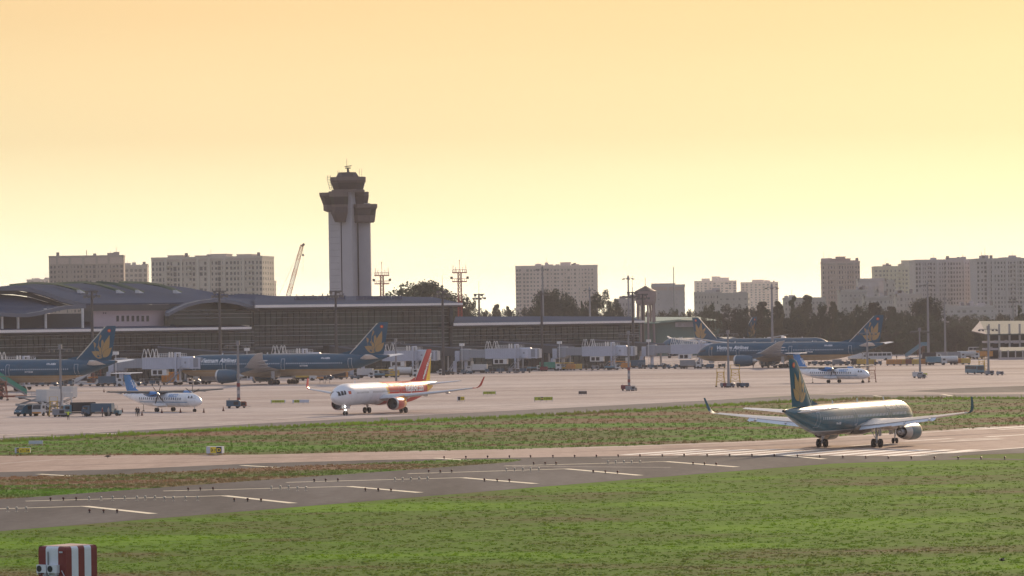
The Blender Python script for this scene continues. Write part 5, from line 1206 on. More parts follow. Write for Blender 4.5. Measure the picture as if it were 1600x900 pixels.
rs = np.random.RandomState(9); V = []; F = []
for k in range(16000):
    px = rs.uniform(700, 1640); Y = 1900+rs.uniform(0, 260) if px < 1100 else 1800+rs.uniform(0, 250); a = ray(px, 500)[0]; z = rs.uniform(0, 1)**.8*(8+4*math.sin(px*.07)+3*math.sin(px*.023+1))
    p = np.array((a*Y, Y, z)); s_ = rs.uniform(.4, .8); q = rs.normal(size=3); q /= np.linalg.norm(q); w = np.cross(q, rs.normal(size=3)); w /= np.linalg.norm(w)
    o = len(V); V += [tuple(p-q*s_), tuple(p+w*s_*.7), tuple(p+q*s_), tuple(p-w*s_*.7)]; F.append((o, o+1, o+2, o+3))
me = bpy.data.meshes.new('undergrowth'); me.from_pydata(V, [], F); me.materials.append(m_leaf); o = bpy.data.objects.new('undergrowth', me); C.objects.link(o); tag(o, 'dark undergrowth below the tree rows', kind='stuff')
# ------------------------------------------------------------------ floodlight masts
m_redw = mat('red_band_paint', (0.20, 0.035, 0.035), 0.6); m_lamp = mat('floodlight_housing', (0.10, 0.095, 0.09), 0.5)
def mast(lab, px, ytop, Y, arms='T', dark=False, spire=0, thick=.28, group=None, band=False, name='floodlight_mast'):
    a, _ = ray(px, (ytop+560)/2); top = P(px, ytop, Y).z; r = thing(name, lab, 'floodlight mast', (a*Y, Y, 0), rnd.uniform(-.3, .3), group); m = m_poled if dark else m_poleg
    MB().tube((0, 0, 0), (0, 0, top), thick*1.35, thick*.75, 10).build('pole', m, r)
    if band:
        for k in range(3): MB().tube((0, 0, 1.2+k*1.5), (0, 0, 1.95+k*1.5), thick*1.42, thick*1.40, 10).build('painted_band', m_redw if k % 2 == 0 else m_b7, r)
    if arms == 'T':                          # two crossed rails carrying lamps
        b = MB().bar((-2.6, 0, top-.6), (2.6, 0, top-.6), .16).bar((0, -1.6, top-.6), (0, 1.6, top-.6), .16).box((0, 0, top-.1), (.7, .7, .9)); b.build('lamp_arm', m, r)
        for x in (-2.5, -1.5, 1.3, 2.4): MB().box((x, -.25, top-.95), (.62, .5, .42)).build('lamp', m_lamp, r)
    elif arms == 'star':
        b = MB()
        for i in range(6): t = PI*i/3+.3; b.bar((0, 0, top-.5), (math.cos(t)*2.3, math.sin(t)*2.3, top-.9), .16)
        b.lathe([(top-.9, .5), (top+.2, .35), (top+.5, .1)], n=10); b.build('lamp_arm', m, r)
        for i in range(6): t = PI*i/3+.3; MB().box((math.cos(t)*2.4, math.sin(t)*2.4, top-1.1), (.7, .7, .4)).build('lamp', m_lamp, r)
    else:                                    # dense head of lamps on a short frame
        b = MB().box((0, 0, top-.2), (4.0, .35, .35)).box((0, 0, top-1.6), (4.6, .3, .3)).box((-1.4, 0, top-.9), (.2, .3, 1.7)).box((1.4, 0, top-.9), (.2, .3, 1.7)); b.build('lamp_arm', m, r)
        for x, z in ((-2.0, -1.8), (-.9, -1.8), (.5, -1.9), (2.1, -1.7), (-1.4, -.6), (.9, -.5)): MB().box((x, -.35, top+z), (.9, .6, .75)).build('lamp', m_lamp, r)
    if spire: MB().tube((0, 0, top), (0, 0, P(px, ytop-spire, Y).z), .07, .04, 5).build('lightning_rod', m_poled, r)
    return r
gT = 'tall floodlight masts along the terminal'
for lab, px, yt, Y, ar, dk, sp in (
    ('floodlight mast in front of the pink upper wall', 144, 454, 1235, 'head', True, 0), ('floodlight mast in front of the arched roof end', 343.5, 454, 1260, 'head', True, 28),
    ('floodlight mast standing before the control tower', 525, 454, 1290, 'head', True, 0), ('floodlight mast at the right end of the main roof', 692, 454, 1330, 'head', True, 24),
    ('floodlight mast rising behind the roof step, right of the red radio tower', 749, 459, 1560, 'head', True, 20), ('tallest mast with a wide T head before the long pinkish block', 848.5, 418, 1700, 'T', False, 6),
    ('dark mast in front of the big round tree', 846.5, 456, 1400, 'star', True, 0), ('mast in front of the tree with gaps in its crown', 922, 450, 1750, 'star', False, 4),
    ('tall slim mast with a star head left of the water tower', 982.3, 432, 1750, 'star', False, 5), ('dark mast just right of the end of the terminal roof, left one of the pair', 989, 456, 1450, 'head', True, 26),
    ('dark mast of the pair below the water tower, right one', 1004.8, 459, 1530, 'head', True, 0), ('tall grey mast with a star head above the right blue airliner', 1206.5, 446, 1560, 'star', False, 5),
    ('grey mast with a star head beside the blue passenger stairs', 1450, 442, 1640, 'star', False, 4), ('grey mast with a T head right of the blue passenger stairs', 1476.5, 466, 1660, 'T', False, 10), ('distant slim mast near the right edge', 1583.5, 466, 2000, 'head', False, 0)):
    mast(lab, px, yt, Y, ar, dk, sp, group=gT, thick=.42 if yt < 462 else .34)
gS = 'short apron floodlight masts with T heads'
for lab, pxb, yb, yt in (('short mast with a T head standing among the trucks at the left', 94.5, 641, 541), ('short mast with a T head and red band right of the left propeller aircraft', 372.3, 636, 535),
    ('short mast behind the red and white airliner', 619, 596, 531), ('short mast with red and white base in the middle of the empty apron', 982.5, 605, 519),
    ('short mast between yellow stands before the right blue airliner', 1138, 601, 518), ('short mast at the nose of the right propeller aircraft', 1355.5, 590, 517),
    ('short mast with a T head left of the blue passenger stairs', 1437.5, 588, 514), ('short mast near the blue bus at the right', 1544.5, 585, 511)):
    p = G(pxb, yb); mast(lab, pxb-.5, yt, p.y, 'T', False, 0, .26, gS, band=(pxb in (372.3, 982.5)))
    
# ------------------------------------------------------------------ vehicles
m_gl = mat('vehicle_glass', (0.02, 0.025, 0.03), 0.12); m_tb = mat('teal_van_paint', (0.01, 0.09, 0.14), .3, coat=.4); m_bl = mat('blue_vehicle_paint', (0.025, 0.085, 0.14), .4, coat=.2, var=.1)
m_lb = mat('light_blue_paint', (0.10, 0.21, 0.27), .45, var=.08); m_wv = mat('white_vehicle_paint', (0.50, 0.50, 0.50), .4, coat=.3, var=.05); m_or = mat('orange_paint', (0.52, 0.22, 0.04), .55, var=.15)
m_yv = mat('dull_yellow_paint', (0.52, 0.34, 0.05), .55, var=.12); m_gr = mat('green_tarpaulin', (0.03, 0.22, 0.15), .6, var=.1); m_dk = mat('dark_tarpaulin', (0.03, 0.03, 0.033), .8); m_mar = mat('maroon_paint', (0.16, 0.02, 0.03), .5)
m_gy = mat('grey_equipment_paint', (0.22, 0.23, 0.25), .6, var=.15); m_rst = mat('rusty_red_steel', (0.22, 0.07, 0.045), .7, var=.2)
def wheels(r, xs, w, rad=.38, wd=.25):
    for x in xs:
        for sy in (-1, 1): b = MB(); wheel(b, x, sy*w, rad, wd); b.build('wheel', m_tyre, r, smooth=True)
def prof(b, pts, w, mi=0): return b.prism([(x, -w/2, z) for x, z in pts], (0, w, 0), mi)
def veh(kind, lab, px, py, deg, col=None, cat=None, sc=1.0, col2=None):
    p = G(px, py); nm, ct = {'van': ('van', 'van'), 'truck': ('truck', 'truck'), 'catering': ('catering_truck', 'truck'), 'pickup': ('pickup', 'pickup'), 'tug': ('baggage_tug', 'tug'), 'cart': ('baggage_cart', 'cart'), 'uld': ('cargo_container', 'container'),
        'tanker': ('fuel_truck', 'fuel truck'), 'bus': ('airport_bus', 'bus'), 'stairs': ('passenger_stairs', 'stairs'), 'loader': ('cargo_loader', 'loader'), 'gpu': ('ground_power_unit', 'generator'), 'stand': ('maintenance_stand', 'stand'), 'car': ('car', 'car')}[kind]
    r = thing(nm, lab, cat or ct, p, math.radians(deg), None); r.scale = (sc, sc, sc); col = col or m_bl
    if kind in ('van', 'bus', 'car'):
        L, W, H_ = {'van': (5.0, 1.9, 2.1), 'bus': (11, 2.6, 3.0), 'car': (4.4, 1.8, 1.5)}[kind]
        if kind == 'van': pts = [(-L/2, .4), (L/2-.1, .4), (L/2, .8), (L/2-.25, 1.15), (L/2-1.25, H_-.05), (L/2-1.7, H_+.05), (-L/2+.15, H_+.05), (-L/2, H_-.2)]
        elif kind == 'bus': pts = [(-L/2, .4), (L/2, .4), (L/2, 1.4), (L/2-.25, H_), (-L/2+.15, H_), (-L/2, H_-.3)]
        else: pts = [(-L/2, .35), (L/2, .35), (L/2, .75), (L/2-1.0, .95), (L/2-1.7, H_-.05), (-L/2+1.0, H_), (-L/2+.3, .95), (-L/2, .9)]
        prof(MB(), pts, W).build('body', col, r)
        zl, zh = (.58*H_, .88*H_)
        for sy in (-1, 1):
            for k in range({'van': 3, 'bus': 6, 'car': 2}[kind]):
                n_ = {'van': 3, 'bus': 6, 'car': 2}[kind]; x0 = -L/2+.35+k*(L-1.9 if kind == 'van' else L-.7 if kind == 'bus' else L-2.4)/n_+(.6 if kind == 'car' else 0); w_ = (L-1.9 if kind == 'van' else L-.7 if kind == 'bus' else L-2.4)/n_*.86
                MB().box((x0+w_/2, sy*(W/2+.005), (zl+zh)/2), (w_, .05, zh-zl)).build('window', m_gl, r)
        a, b_ = ((L/2-.33, 1.22), (L/2-1.2, H_-.12)) if kind == 'van' else ((L/2-.0, 1.5), (L/2-.2, H_-.35)) if kind == 'bus' else ((L/2-1.05, .95), (L/2-1.66, H_-.12))
        MB().prism([(a[0]+.03, -W/2+.12, a[1]), (a[0]+.03, W/2-.12, a[1]), (b_[0]+.03, W/2-.16, b_[1]), (b_[0]+.03, -W/2+.16, b_[1])], (.03, 0, .02)).build('windscreen', m_gl, r)
        MB().box((L/2-.02, 0, .52), (.16, W*.96, .28)).build('bumper', m_dk, r)
        for sy in (-1, 1): MB().box((L/2-.08, sy*(W/2-.28), .85), (.12, .34, .16)).build('headlight', m_letter, r)
        wheels(r, (-L/2+.95, L/2-1.0) if kind != 'bus' else (-L/2+2.2, L/2-2.4), W/2-.12, .34 if kind != 'bus' else .48)
    elif kind in ('truck', 'catering', 'tanker', 'pickup'):
        L = {'truck': 7.0, 'catering': 8.0, 'tanker': 9.5, 'pickup': 5.2}[kind]; hc = 2.4 if kind != 'pickup' else 1.85; cw = 1.9
        prof(MB(), [(L/2-cw, .55), (L/2, .55), (L/2, 1.35 if kind != 'pickup' else 1.05), (L/2-(.28 if kind != 'pickup' else .95), hc-.1), (L/2-.5 if kind != 'pickup' else L/2-1.25, hc), (L/2-cw, hc)], 2.1).build('cab', col2 or m_wv, r)
        MB().prism([(L/2+.01, -.92, 1.42), (L/2+.01, .92, 1.42), (L/2-.22, .88, hc-.16), (L/2-.22, -.88, hc-.16)], (.03, 0, .01)).build('windscreen', m_gl, r) if kind != 'pickup' else MB().prism([(L/2-.1, -.9, 1.1), (L/2-.1, .9, 1.1), (L/2-.9, .85, hc-.12), (L/2-.9, -.85, hc-.12)], (.04, 0, .04)).build('windscreen', m_gl, r)
        for sy in (-1, 1): MB().box((L/2-1.0, sy*1.06, hc-.55), (.9, .04, .6)).build('side_window', m_gl, r)
        MB().box((L/2+.04, 0, .72), (.12, 2.0, .3)).build('bumper', m_or if kind == 'catering' else m_dk, r)
        MB().box((-cw/2, 0, .75), (L-cw, .9, .3)).build('chassis', m_dk, r)
        xc, lb = -cw/2-.1, L-cw-.25
        if kind == 'truck': MB().box((xc, 0, 1.95), (lb, 2.25, 1.9)).build('cargo_box', col, r)
        elif kind == 'catering':
            MB().box((xc, 0, 4.1), (lb, 2.4, 2.5)).build('cargo_box', col, r); b = MB()
            for sy in (-.95, .95): b.bar((xc-lb/2+.3, sy, .9), (xc+lb/2-.3, sy, 2.8), .16).bar((xc+lb/2-.3, sy, .9), (xc-lb/2+.3, sy, 2.8), .16)
            b.build('scissor_lift', m_gy, r); MB().box((L/2-.8, 0, 3.0), (1.7, 2.3, .15)).build('platform', m_gy, r)
            b = MB()
            for sy in (-1.1, 1.1):
                for k in range(4): b.bar((L/2-1.6+k*.5, sy, 3.0), (L/2-1.6+k*.5, sy, 4.1), .06)
                b.bar((L/2-1.6, sy, 4.1), (L/2-.05, sy, 4.1), .07)
            b.build('railing', m_wv, r)
        elif kind == 'tanker': MB().lathe([(-lb/2, .5), (-lb/2+.15, 1.05), (lb/2-.15, 1.05), (lb/2, .5)], (xc, 0, 1.95), 'x', 20).build('tank', col, r, smooth=True)
        else: MB().box((xc, 1.0, 1.1), (lb, .08, .5)).box((xc, -1.0, 1.1), (lb, .08, .5)).box((xc-lb/2, 0, 1.1), (.08, 2.0, .5)).box((xc, 0, .92), (lb, 2.0, .1)).build('load_bed', col, r)
        wheels(r, (-L/2+1.3, L/2-1.1) if kind != 'tanker' else (-L/2+1.2, -L/2+2.3, L/2-1.1), .95, .45 if kind != 'pickup' else .36)
    elif kind == 'tug':
        prof(MB(), [(-1.4, .35), (1.4, .35), (1.5, .9), (.5, 1.0), (.35, .75), (-.4, .75), (-.6, 1.05), (-1.4, 1.0)], 1.5).build('body', col, r)
        b = MB()
        for x in (-.55, .45):
            for sy in (-.65, .65): b.bar((x, sy, .9), (x, sy, 1.9), .07)
        b.box((-.05, 0, 1.92), (1.3, 1.5, .08)).build('canopy', m_wv, r)
        MB().box((-.35, 0, 1.1), (.35, .5, .45)).build('seat', m_dk, r); wheels(r, (-.95, .95), .68, .32)
    elif kind == 'cart':
        MB().box((0, 0, .5), (2.6, 1.5, .14)).box((1.6, 0, .45), (.8, .08, .08)).build('platform', m_gy, r); b = MB()
        for x in (-1.25, 1.25):
            for sy in (-.7, .7): b.bar((x, sy, .5), (x, sy, 1.9), .07)
        b.box((0, 0, 1.93), (2.6, 1.5, .07)).build('frame', m_gy, r)
        for x, sx_, h_, mm in ((-.6, 1.1, .9, m_bl), (.6, 1.0, .7, m_dk)): MB().box((x, 0, .58+h_/2), (sx_, 1.2, h_)).build('load', mm, r)
        wheels(r, (-.9, .9), .6, .25, .15)
    elif kind == 'uld':
        MB().box((0, 0, .4), (3.2, 1.6, .15)).build('dolly', m_gy, r); wheels(r, (-1.1, 1.1), .6, .22, .14)
        b = prof(MB(), [(-1.5, .5), (1.5, .5), (1.5, 2.1), (-1.2, 2.1), (-1.5, 1.8)], 1.5); bd = b.build('container_body', col, r)
        b = MB()
        for x in (-1.0, -.5, 0, .5, 1.0): b.box((x, -.76, 1.3), (.06, .05, 1.5)).box((x, .76, 1.3), (.06, .05, 1.5))
        b.build('frame_rib', m_gy, bd)
    elif kind == 'stairs':
        b = prof(MB(), [(-3.6, .5), (3.6, .5), (3.6, 1.6), (2.4, 1.9), (1.9, .95), (-3.6, .95)], 2.0); b.build('chassis', col2 or m_wv, r); wheels(r, (-2.4, 2.5), .9, .42)
        b = MB(); N = 16
        for k in range(N): t = k/(N-1); b.box((-3.4+6.2*t, 0, 1.2+4.0*t), (.42, 1.4, .12))
        for sy in (-.78, .78): b.prism([(-3.7, sy, .9), (2.9, sy, 5.1), (2.9, sy, 5.4), (-3.7, sy, 1.25)], (0, .06, 0))
        b.box((3.7, 0, 5.2), (1.8, 1.7, .16)); b.build('steps', m_gy, r)
        b = MB()
        for sy in (-.85, .85): b.prism([(-3.7, sy, 1.2), (2.9, sy, 5.4), (2.9, sy, 6.6), (-3.7, sy, 2.3)], (0, .05, 0)); b.box((3.7, sy, 5.9), (1.7, .05, 1.3))
        b.build('side_panel', col, r); b = MB()
        for x in (1.2, 3.4):
            for sy in (-.7, .7): b.bar((x, sy, .9), (x, sy, 5.1 if x > 3 else 3.8), .13)
        b.bar((1.2, -.7, 1), (3.4, -.7, 5), .1).bar((3.4, -.7, 1), (1.2, -.7, 3.8), .1); b.build('support_frame', m_rst, r)
    elif kind == 'loader':
        MB().box((0, 0, .8), (7, 2.6, .5)).build('chassis', col, r); wheels(r, (-2.6, 0, 2.6), 1.1, .4); b = MB()
        for sy in (-1.1, 1.1): b.bar((-2.6, sy, 1), (2.2, sy, 2.3), .2).bar((2.2, sy, 1), (-2.6, sy, 2.3), .2)
        b.build('scissor_lift', m_gy, r); MB().box((-.2, 0, 2.45), (6.6, 2.6, .3)).build('platform', col, r); MB().box((2.9, -.8, 2.9), (1.0, 1.0, 1.7)).build('operator_cab', m_wv, r)
        b = MB()
        for x in (-3.2, -1.6, 0, 1.6): b.bar((x, 1.25, 2.5), (x, 1.25, 3.5), .06)
        b.bar((-3.3, 1.25, 3.5), (2.0, 1.25, 3.5), .06).build('railing', m_gy, r)
    elif kind == 'gpu':
        prof(MB(), [(-1.3, .4), (1.3, .4), (1.3, 1.3), (1.0, 1.5), (-1.3, 1.5)], 1.4).build('housing', col, r); MB().box((.5, -.72, .95), (.9, .05, .6)).build('vent_grille', m_dk, r)
        MB().tube((-.8, 0, 1.5), (-.8, 0, 1.9), .07, n=6).bar((1.3, 0, .45), (2.3, 0, .3), .08).build('exhaust_pipe', m_gy, r); wheels(r, (-.8, .8), .6, .25, .16)
    elif kind == 'stand':
        b = MB()
        for x in (-1.1, 1.1):
            for sy in (-.8, .8): b.bar((x, sy, .2), (x*.7, sy*.7, 3.6), .1)
        for z in (1.2, 2.4): b.bar((-1, -.7, z), (1, -.7, z+.9), .07).bar((1, .7, z), (-1, .7, z+.9), .07).bar((-1, -.75, z), (1, -.75, z), .07)
        b.build('frame', col, r); MB().box((0, 0, 3.65), (2.0, 1.5, .14)).build('platform', col, r); b = MB()
        for x in (-.95, .95):
            for sy in (-.7, .7): b.bar((x, sy, 3.7), (x, sy, 4.7), .06)
        b.bar((-.95, -.7, 4.7), (.95, -.7, 4.7), .06).bar((-.95, .7, 4.7), (.95, .7, 4.7), .06).build('railing', col, r); wheels(r, (-1.1, 1.1), .8, .16, .1)
    return r
V = veh
V('van', 'dark teal minivan at the left end of the vehicle cluster', 43, 650.2, -130, m_tb, sc=1.05)
V('catering', 'white high-lift catering truck facing the camera behind the dark teal minivan', 72, 649.6, -112, m_wv, sc=.95)
V('loader', 'dark grey cargo loader behind the catering truck', 52, 638, 20, m_gy)
V('catering', 'second white lift truck with its box raised behind the mast', 93, 640, 160, m_wv, sc=.9)
V('stand', 'brown framework stand among the trucks left of the mast', 84, 651, 10, m_yv, sc=.8)
V('gpu', 'dark generator at the foot of the mast among the trucks', 93, 651.3, 0, m_gy); V('gpu', 'second dark generator beside the person in the yellow vest', 100, 650.6, 30, m_gy, sc=.9)
V('truck', 'light blue truck with a dark canopy right of the person in the yellow vest', 122, 650.5, -160, m_dk, col2=m_lb, sc=.92)
V('stand', 'white panel stand behind the light blue truck', 105, 641, 0, m_wv)
V('truck', 'blue box truck with its doors open left of the small blue tug', 153, 650.5, 170, m_bl, col2=m_bl, sc=.85)
V('tug', 'small light blue tug at the right end of the vehicle cluster', 177, 649.8, 165, m_lb, sc=1.05)
V('stairs', 'green-sided passenger stairs at the left edge under the blue airliner', 17, 624, 200, m_gr, col2=m_rst)
V('stand', 'reddish steel stand at the left edge beside the green stairs', 3, 626, 0, m_rst, sc=1.2)
V('gpu', 'blue generator at the base of the mast right of the left propeller aircraft', 365, 638, 0, m_bl, sc=1.1); V('gpu', 'rusty red generator at the base of the mast right of the left propeller aircraft', 376, 637.5, 10, m_rst, sc=.9)
V('uld', 'orange container truck body under the leftmost jet bridge', 267, 601.5, 5, m_or, sc=1.75)
rr = random.Random(11)
rows = [ # px, py, kind, colour, description
 (62, 603.5, 'cart', None), (80, 603, 'cart', None), (92, 603.2, 'tug', m_bl), (107, 603, 'cart', None), (122, 602.5, 'pickup', m_wv), (139, 603.3, 'stairs', m_wv), (155, 602.8, 'loader', m_or), (173, 604, 'truck', m_bl), (184, 603.5, 'cart', None),
 (203, 602.2, 'gpu', m_gy), (222, 602.7, 'tug', m_bl), (233, 602.6, 'cart', None), (243, 602.3, 'cart', None), (290, 600.5, 'pickup', m_bl), (304, 600, 'car', m_wv), (322, 600, 'tug', m_bl), (334, 600.5, 'truck', m_gy), (402, 598, 'gpu', m_bl), (412, 597, 'cart', None),
 (476, 594.8, 'truck', m_yv), (487, 594.5, 'loader', m_or), (497, 594, 'pickup', m_bl), (510, 593.7, 'car', m_bl), (522, 593.2, 'truck', m_dk), (536, 592, 'uld', m_or), (555, 592.5, 'tug', m_bl), (576, 590.5, 'truck', m_wv), (588, 590.5, 'pickup', m_lb), (604, 590, 'loader', m_yv), (617, 589, 'uld', m_yv), (631, 588.8, 'tanker', m_wv), (647, 588.5, 'uld', m_yv), (660, 588, 'cart', None),
 (695, 585.5, 'pickup', m_bl), (703, 585.5, 'tug', m_dk), (720, 584.7, 'cart', None), (731, 584.5, 'tug', m_bl), (745, 583, 'truck', m_wv), (752, 582.6, 'loader', m_gy), (764, 583.2, 'cart', None), (776, 583, 'cart', None), (788, 582.7, 'cart', None), (800, 582.5, 'gpu', m_gy), (812, 582.6, 'cart', None), (823, 582.4, 'cart', None), (836, 579.5, 'pickup', m_lb), (850, 580, 'gpu', m_mar),
 (860, 579.4, 'truck', m_gr), (872, 579, 'cart', None), (880, 578.6, 'loader', m_yv), (892, 578.6, 'uld', m_or), (902, 578.4, 'uld', m_yv), (912, 578, 'cart', None), (930, 578.2, 'gpu', m_gy), (940, 577.6, 'tug', m_dk), (957, 578.2, 'pickup', m_lb), (967, 576, 'loader', m_or), (978, 576.5, 'uld', m_or), (992, 576, 'truck', m_bl), (1003, 576, 'cart', None), (1012, 576.3, 'cart', None),
 (1022, 576.5, 'cart', None), (1031, 576.2, 'pickup', m_bl), (1041, 576.2, 'cart', None), (1050, 576.3, 'tug', m_bl), (1060, 576, 'cart', None), (1069, 576, 'cart', None), (1079, 576, 'truck', m_gy), (1090, 575.8, 'cart', None), (1100, 575.6, 'cart', None), (1110, 575.6, 'gpu', m_bl), (1128, 575, 'cart', None), (1196, 574.5, 'tug', m_bl), (1222, 574.5, 'stairs', m_bl),
 (1268, 571, 'cart', None), (1278, 571, 'cart', None), (1288, 571, 'cart', None), (1298, 571, 'cart', None), (1308, 571, 'uld', m_gy), (1318, 571, 'cart', None), (1329, 571, 'cart', None), (1338, 571, 'uld', m_dk), (1346, 571, 'uld', m_yv), (1362, 571, 'uld', m_yv), (1372, 571, 'cart', None), (1392, 571.3, 'uld', m_or), (1402, 571.2, 'uld', m_or), (1412, 571, 'uld', m_yv), (1422, 571, 'uld', m_rst), (1432, 571, 'uld', m_yv), (1442, 570.7, 'uld', m_or),
 (1430, 562, 'stairs', m_lb), (1421, 564, 'tug', m_dk), (1447, 563, 'cart', None), (1456, 563, 'truck', m_dk), (1468, 562, 'truck', m_gy), (1463, 570.5, 'truck', m_lb), (1475, 570, 'tanker', m_wv), (1500, 569.5, 'uld', m_or), (1509, 569.5, 'uld', m_yv), (1494, 562, 'truck', m_gy), (1506, 561, 'tanker', m_wv), (1516, 560, 'truck', m_or), (1528, 561, 'pickup', m_wv), (1537, 561, 'truck', m_or), (1533, 553, 'bus', m_wv), (1570, 561.5, 'car', m_bl), (1583, 561, 'car', m_wv), (1340, 564, 'truck', m_wv), (1370, 563, 'bus', m_wv)]
cn = {m_bl: 'blue', m_wv: 'white', m_gy: 'grey', m_or: 'orange', m_yv: 'yellow', m_lb: 'light blue', m_dk: 'dark', m_gr: 'green', m_mar: 'maroon', m_rst: 'rusty', None: 'grey'}
kn = {'cart': 'baggage cart', 'tug': 'baggage tug', 'pickup': 'pickup', 'stairs': 'passenger stairs truck', 'loader': 'cargo loader', 'truck': 'truck', 'gpu': 'generator trailer', 'car': 'car', 'uld': 'cargo container on a dolly', 'tanker': 'tank truck', 'bus': 'bus'}
def where(px):
    for lim, s_ in ((48, 'under the leftmost airliner'), (128, 'behind the left cluster of trucks'), (190, 'under the lotus fin of the leftmost airliner'), (262, 'behind the tail of the left propeller aircraft'), (345, 'under the nose of the middle blue airliner'), (430, 'beside the engine of the middle blue airliner'), (530, 'under the rear of the middle blue airliner'), (625, 'under the tail of the middle blue airliner'),
                    (690, 'behind the red airliner tail'), (760, 'under the stairs of the free-standing jet bridge'), (828, 'in the line under the free-standing jet bridge'), (870, 'right of the free-standing jet bridge'), (930, 'left under the last jet bridge'), (1000, 'right under the last jet bridge'), (1060, 'in the line left below the right jet bridge'), (1120, 'in the line under the right jet bridge cab'),
                    (1250, 'under the right blue airliner'), (1350, 'behind the right propeller aircraft'), (1450, 'right of the right propeller aircraft'), (1520, 'behind the blue bus'), (1700, 'near the right hangar')):
        if px < lim: return s_
from collections import Counter
made = {}; labs = [f'{cn[c_]} {kn[k]} {where(px)}' for px, py, k, c_ in rows]; cnt = Counter(labs)
for (px, py, k, c_), lb in zip(rows, labs):
    key = (k, c_); deg = rr.choice((-8, 5, 12, 172, 186)) if k != 'stairs' else 15
    if key in made: p = G(px, py); o = dup(made[key], p, math.radians(deg), lb)
    else: o = made[key] = V(k, lb, px, py, deg, c_)
    if cnt[lb] > 1: o['group'] = cn[c_]+' '+kn[k]+'s '+where(px)
V('bus', 'light blue apron vehicle with a canopy beside the short mast at the right', 1523, 584.5, -75, m_lb, sc=.85)
V('stand', 'yellow steel stand behind the short mast at the right', 1534, 582, 0, m_yv, sc=.9); V('stand', 'second yellow stand touching the short mast at the right', 1541, 583.5, 20, m_yv, sc=.8)
V('gpu', 'dark generator at the foot of the short mast at the right', 1546, 586.5, 10, m_gy, sc=.9); V('gpu', 'small lone generator right of the short mast at the right', 1562.5, 586.5, 0, m_gy, sc=.75)
V('gpu', 'pale generator at the foot of the mast left of the blue stairs', 1434, 590.5, 0, m_wv, sc=1.1); V('gpu', 'dark generator at the foot of the mast left of the blue stairs', 1440, 591.5, 20, m_gy, sc=.8)
V('gpu', 'dark generator left of the mast on the empty apron', 978, 610.5, 0, m_mar, sc=.9); V('gpu', 'dark generator at the mast foot on the empty apron', 985, 611, 30, m_gy, sc=.8); V('tug', 'small dark tug right of the mast on the empty apron', 991, 610.5, 80, m_dk, sc=.7)
V('stand', 'pale yellow stand left of the mast in front of the right blue airliner', 1126, 604.5, 5, m_yv, sc=.62*1.6); V('stand', 'tall yellow stand right of the mast in front of the right blue airliner', 1149, 604.5, 0, m_yv, sc=1.15)
for px, lb, c_ in ((1132, 'small dark generator left of the mast foot before the right blue airliner', m_gy), (1137, 'maroon generator at the mast foot before the right blue airliner', m_mar), (1142, 'grey generator touching the mast foot before the right blue airliner', m_gy), (1157, 'small dark generator right of the tall yellow stand', m_dk), (1163.5, 'last small generator right of the tall yellow stand', m_bl)): V('gpu', lb, px, 605.5, rr.uniform(-30, 30), c_, sc=.75)
V('stand', 'rusty yellow stand at the nose of the right propeller aircraft', 1353, 597, 8, m_yv, sc=.8); V('stand', 'second rusty stand right of the nose of the right propeller aircraft', 1363, 597.5, 0, m_rst, sc=.85)
ladder = None
for px, lb in ((503, 'left empty equipment rack on the apron above the white nose'), (512, 'right empty equipment rack on the apron above the white nose')): V('stand', lb, px, 599, 5, m_gy, sc=.55)

# ------------------------------------------------------------------ cones, chocks and small markers
m_cone = mat('dark_cone_rubber', (0.10, 0.03, 0.02), .7)
cone0 = thing('traffic_cone', 'small dark traffic cone on the apron around the left propeller aircraft', 'traffic cone', G(318.5, 645), 0, 'traffic cones around the left propeller aircraft')
MB().lathe([(.04, .24), (.35, .15), (.95, .03)], n=10).build('cone', m_cone, cone0, smooth=True); MB().box((0, 0, .03), (.55, .55, .05)).build('base', m_dark, cone0)
for px, py in ((349, 642.5), (191, 644.5), (253, 645.5), (162.5, 613), (195, 617), (282, 645), (222, 649.5)): dup(cone0, G(px, py))

# ------------------------------------------------------------------ guidance signs
m_sy = mat('yellow_sign_face', (0.80, 0.62, 0.02), .5); m_syg = mat('green_yellow_sign_face', (0.46, 0.50, 0.03), .5); m_sk = mat('black_sign_face', (0.015, 0.015, 0.015), .5); m_sg = mat('grey_white_sign_back', (0.50, 0.53, 0.60), .5); m_db = mat('dark_brown_sign_back', (0.06, 0.045, 0.04), .6)
def sign(lab, pxa, pxb, ytop, ybot, parts, depth=.3, leg=.25, rz=0.0):
    p = G((pxa+pxb)/2, ybot); k = p.y/FOC; W = (pxb-pxa)*k; Hh = (ybot-ytop)*k; r = thing('taxiway_sign', lab, 'sign', p, rz)
    MB().box((0, 0, leg+(Hh-leg)/2), (W, depth, Hh-leg)).build('sign_box', m_sg, r)
    lg = MB()
    for x in (-W*.46, -W*.15, W*.15, W*.46): lg.box((x, 0, leg/2+.01), (.08, .08, leg))
    lg.build('leg', m_gy, r)
    for fa, fb, m, txt, tm in parts:
        x0, x1 = -W/2+W*fa, -W/2+W*fb; f_ = MB().box(((x0+x1)/2, -depth/2-.012, leg+(Hh-leg)/2), (x1-x0, .03, (Hh-leg)*.9)).build('sign_face', m, r)
        if txt:
            vs, fs = text_mesh(txt, 1.0, 0, 0, .02); w = max(v.x for v in vs); h_ = (Hh-leg)*.52; L = (x1-x0)*.84
            MB().add([((x0+x1)/2-L/2+v.x/w*L, -depth/2-.04, leg+(Hh-leg)*.24+v.y/.72*h_) for v in vs], fs).build('sign_lettering', tm, f_)
    return r
sign('yellow taxiway sign with a black square at its left, at the left edge', 23.5, 47.5, 699.5, 710.5, [(.12, .27, m_sk, 'D', m_sy), (.27, 1, m_sy, '↙7 | E4', m_sk)], .5)
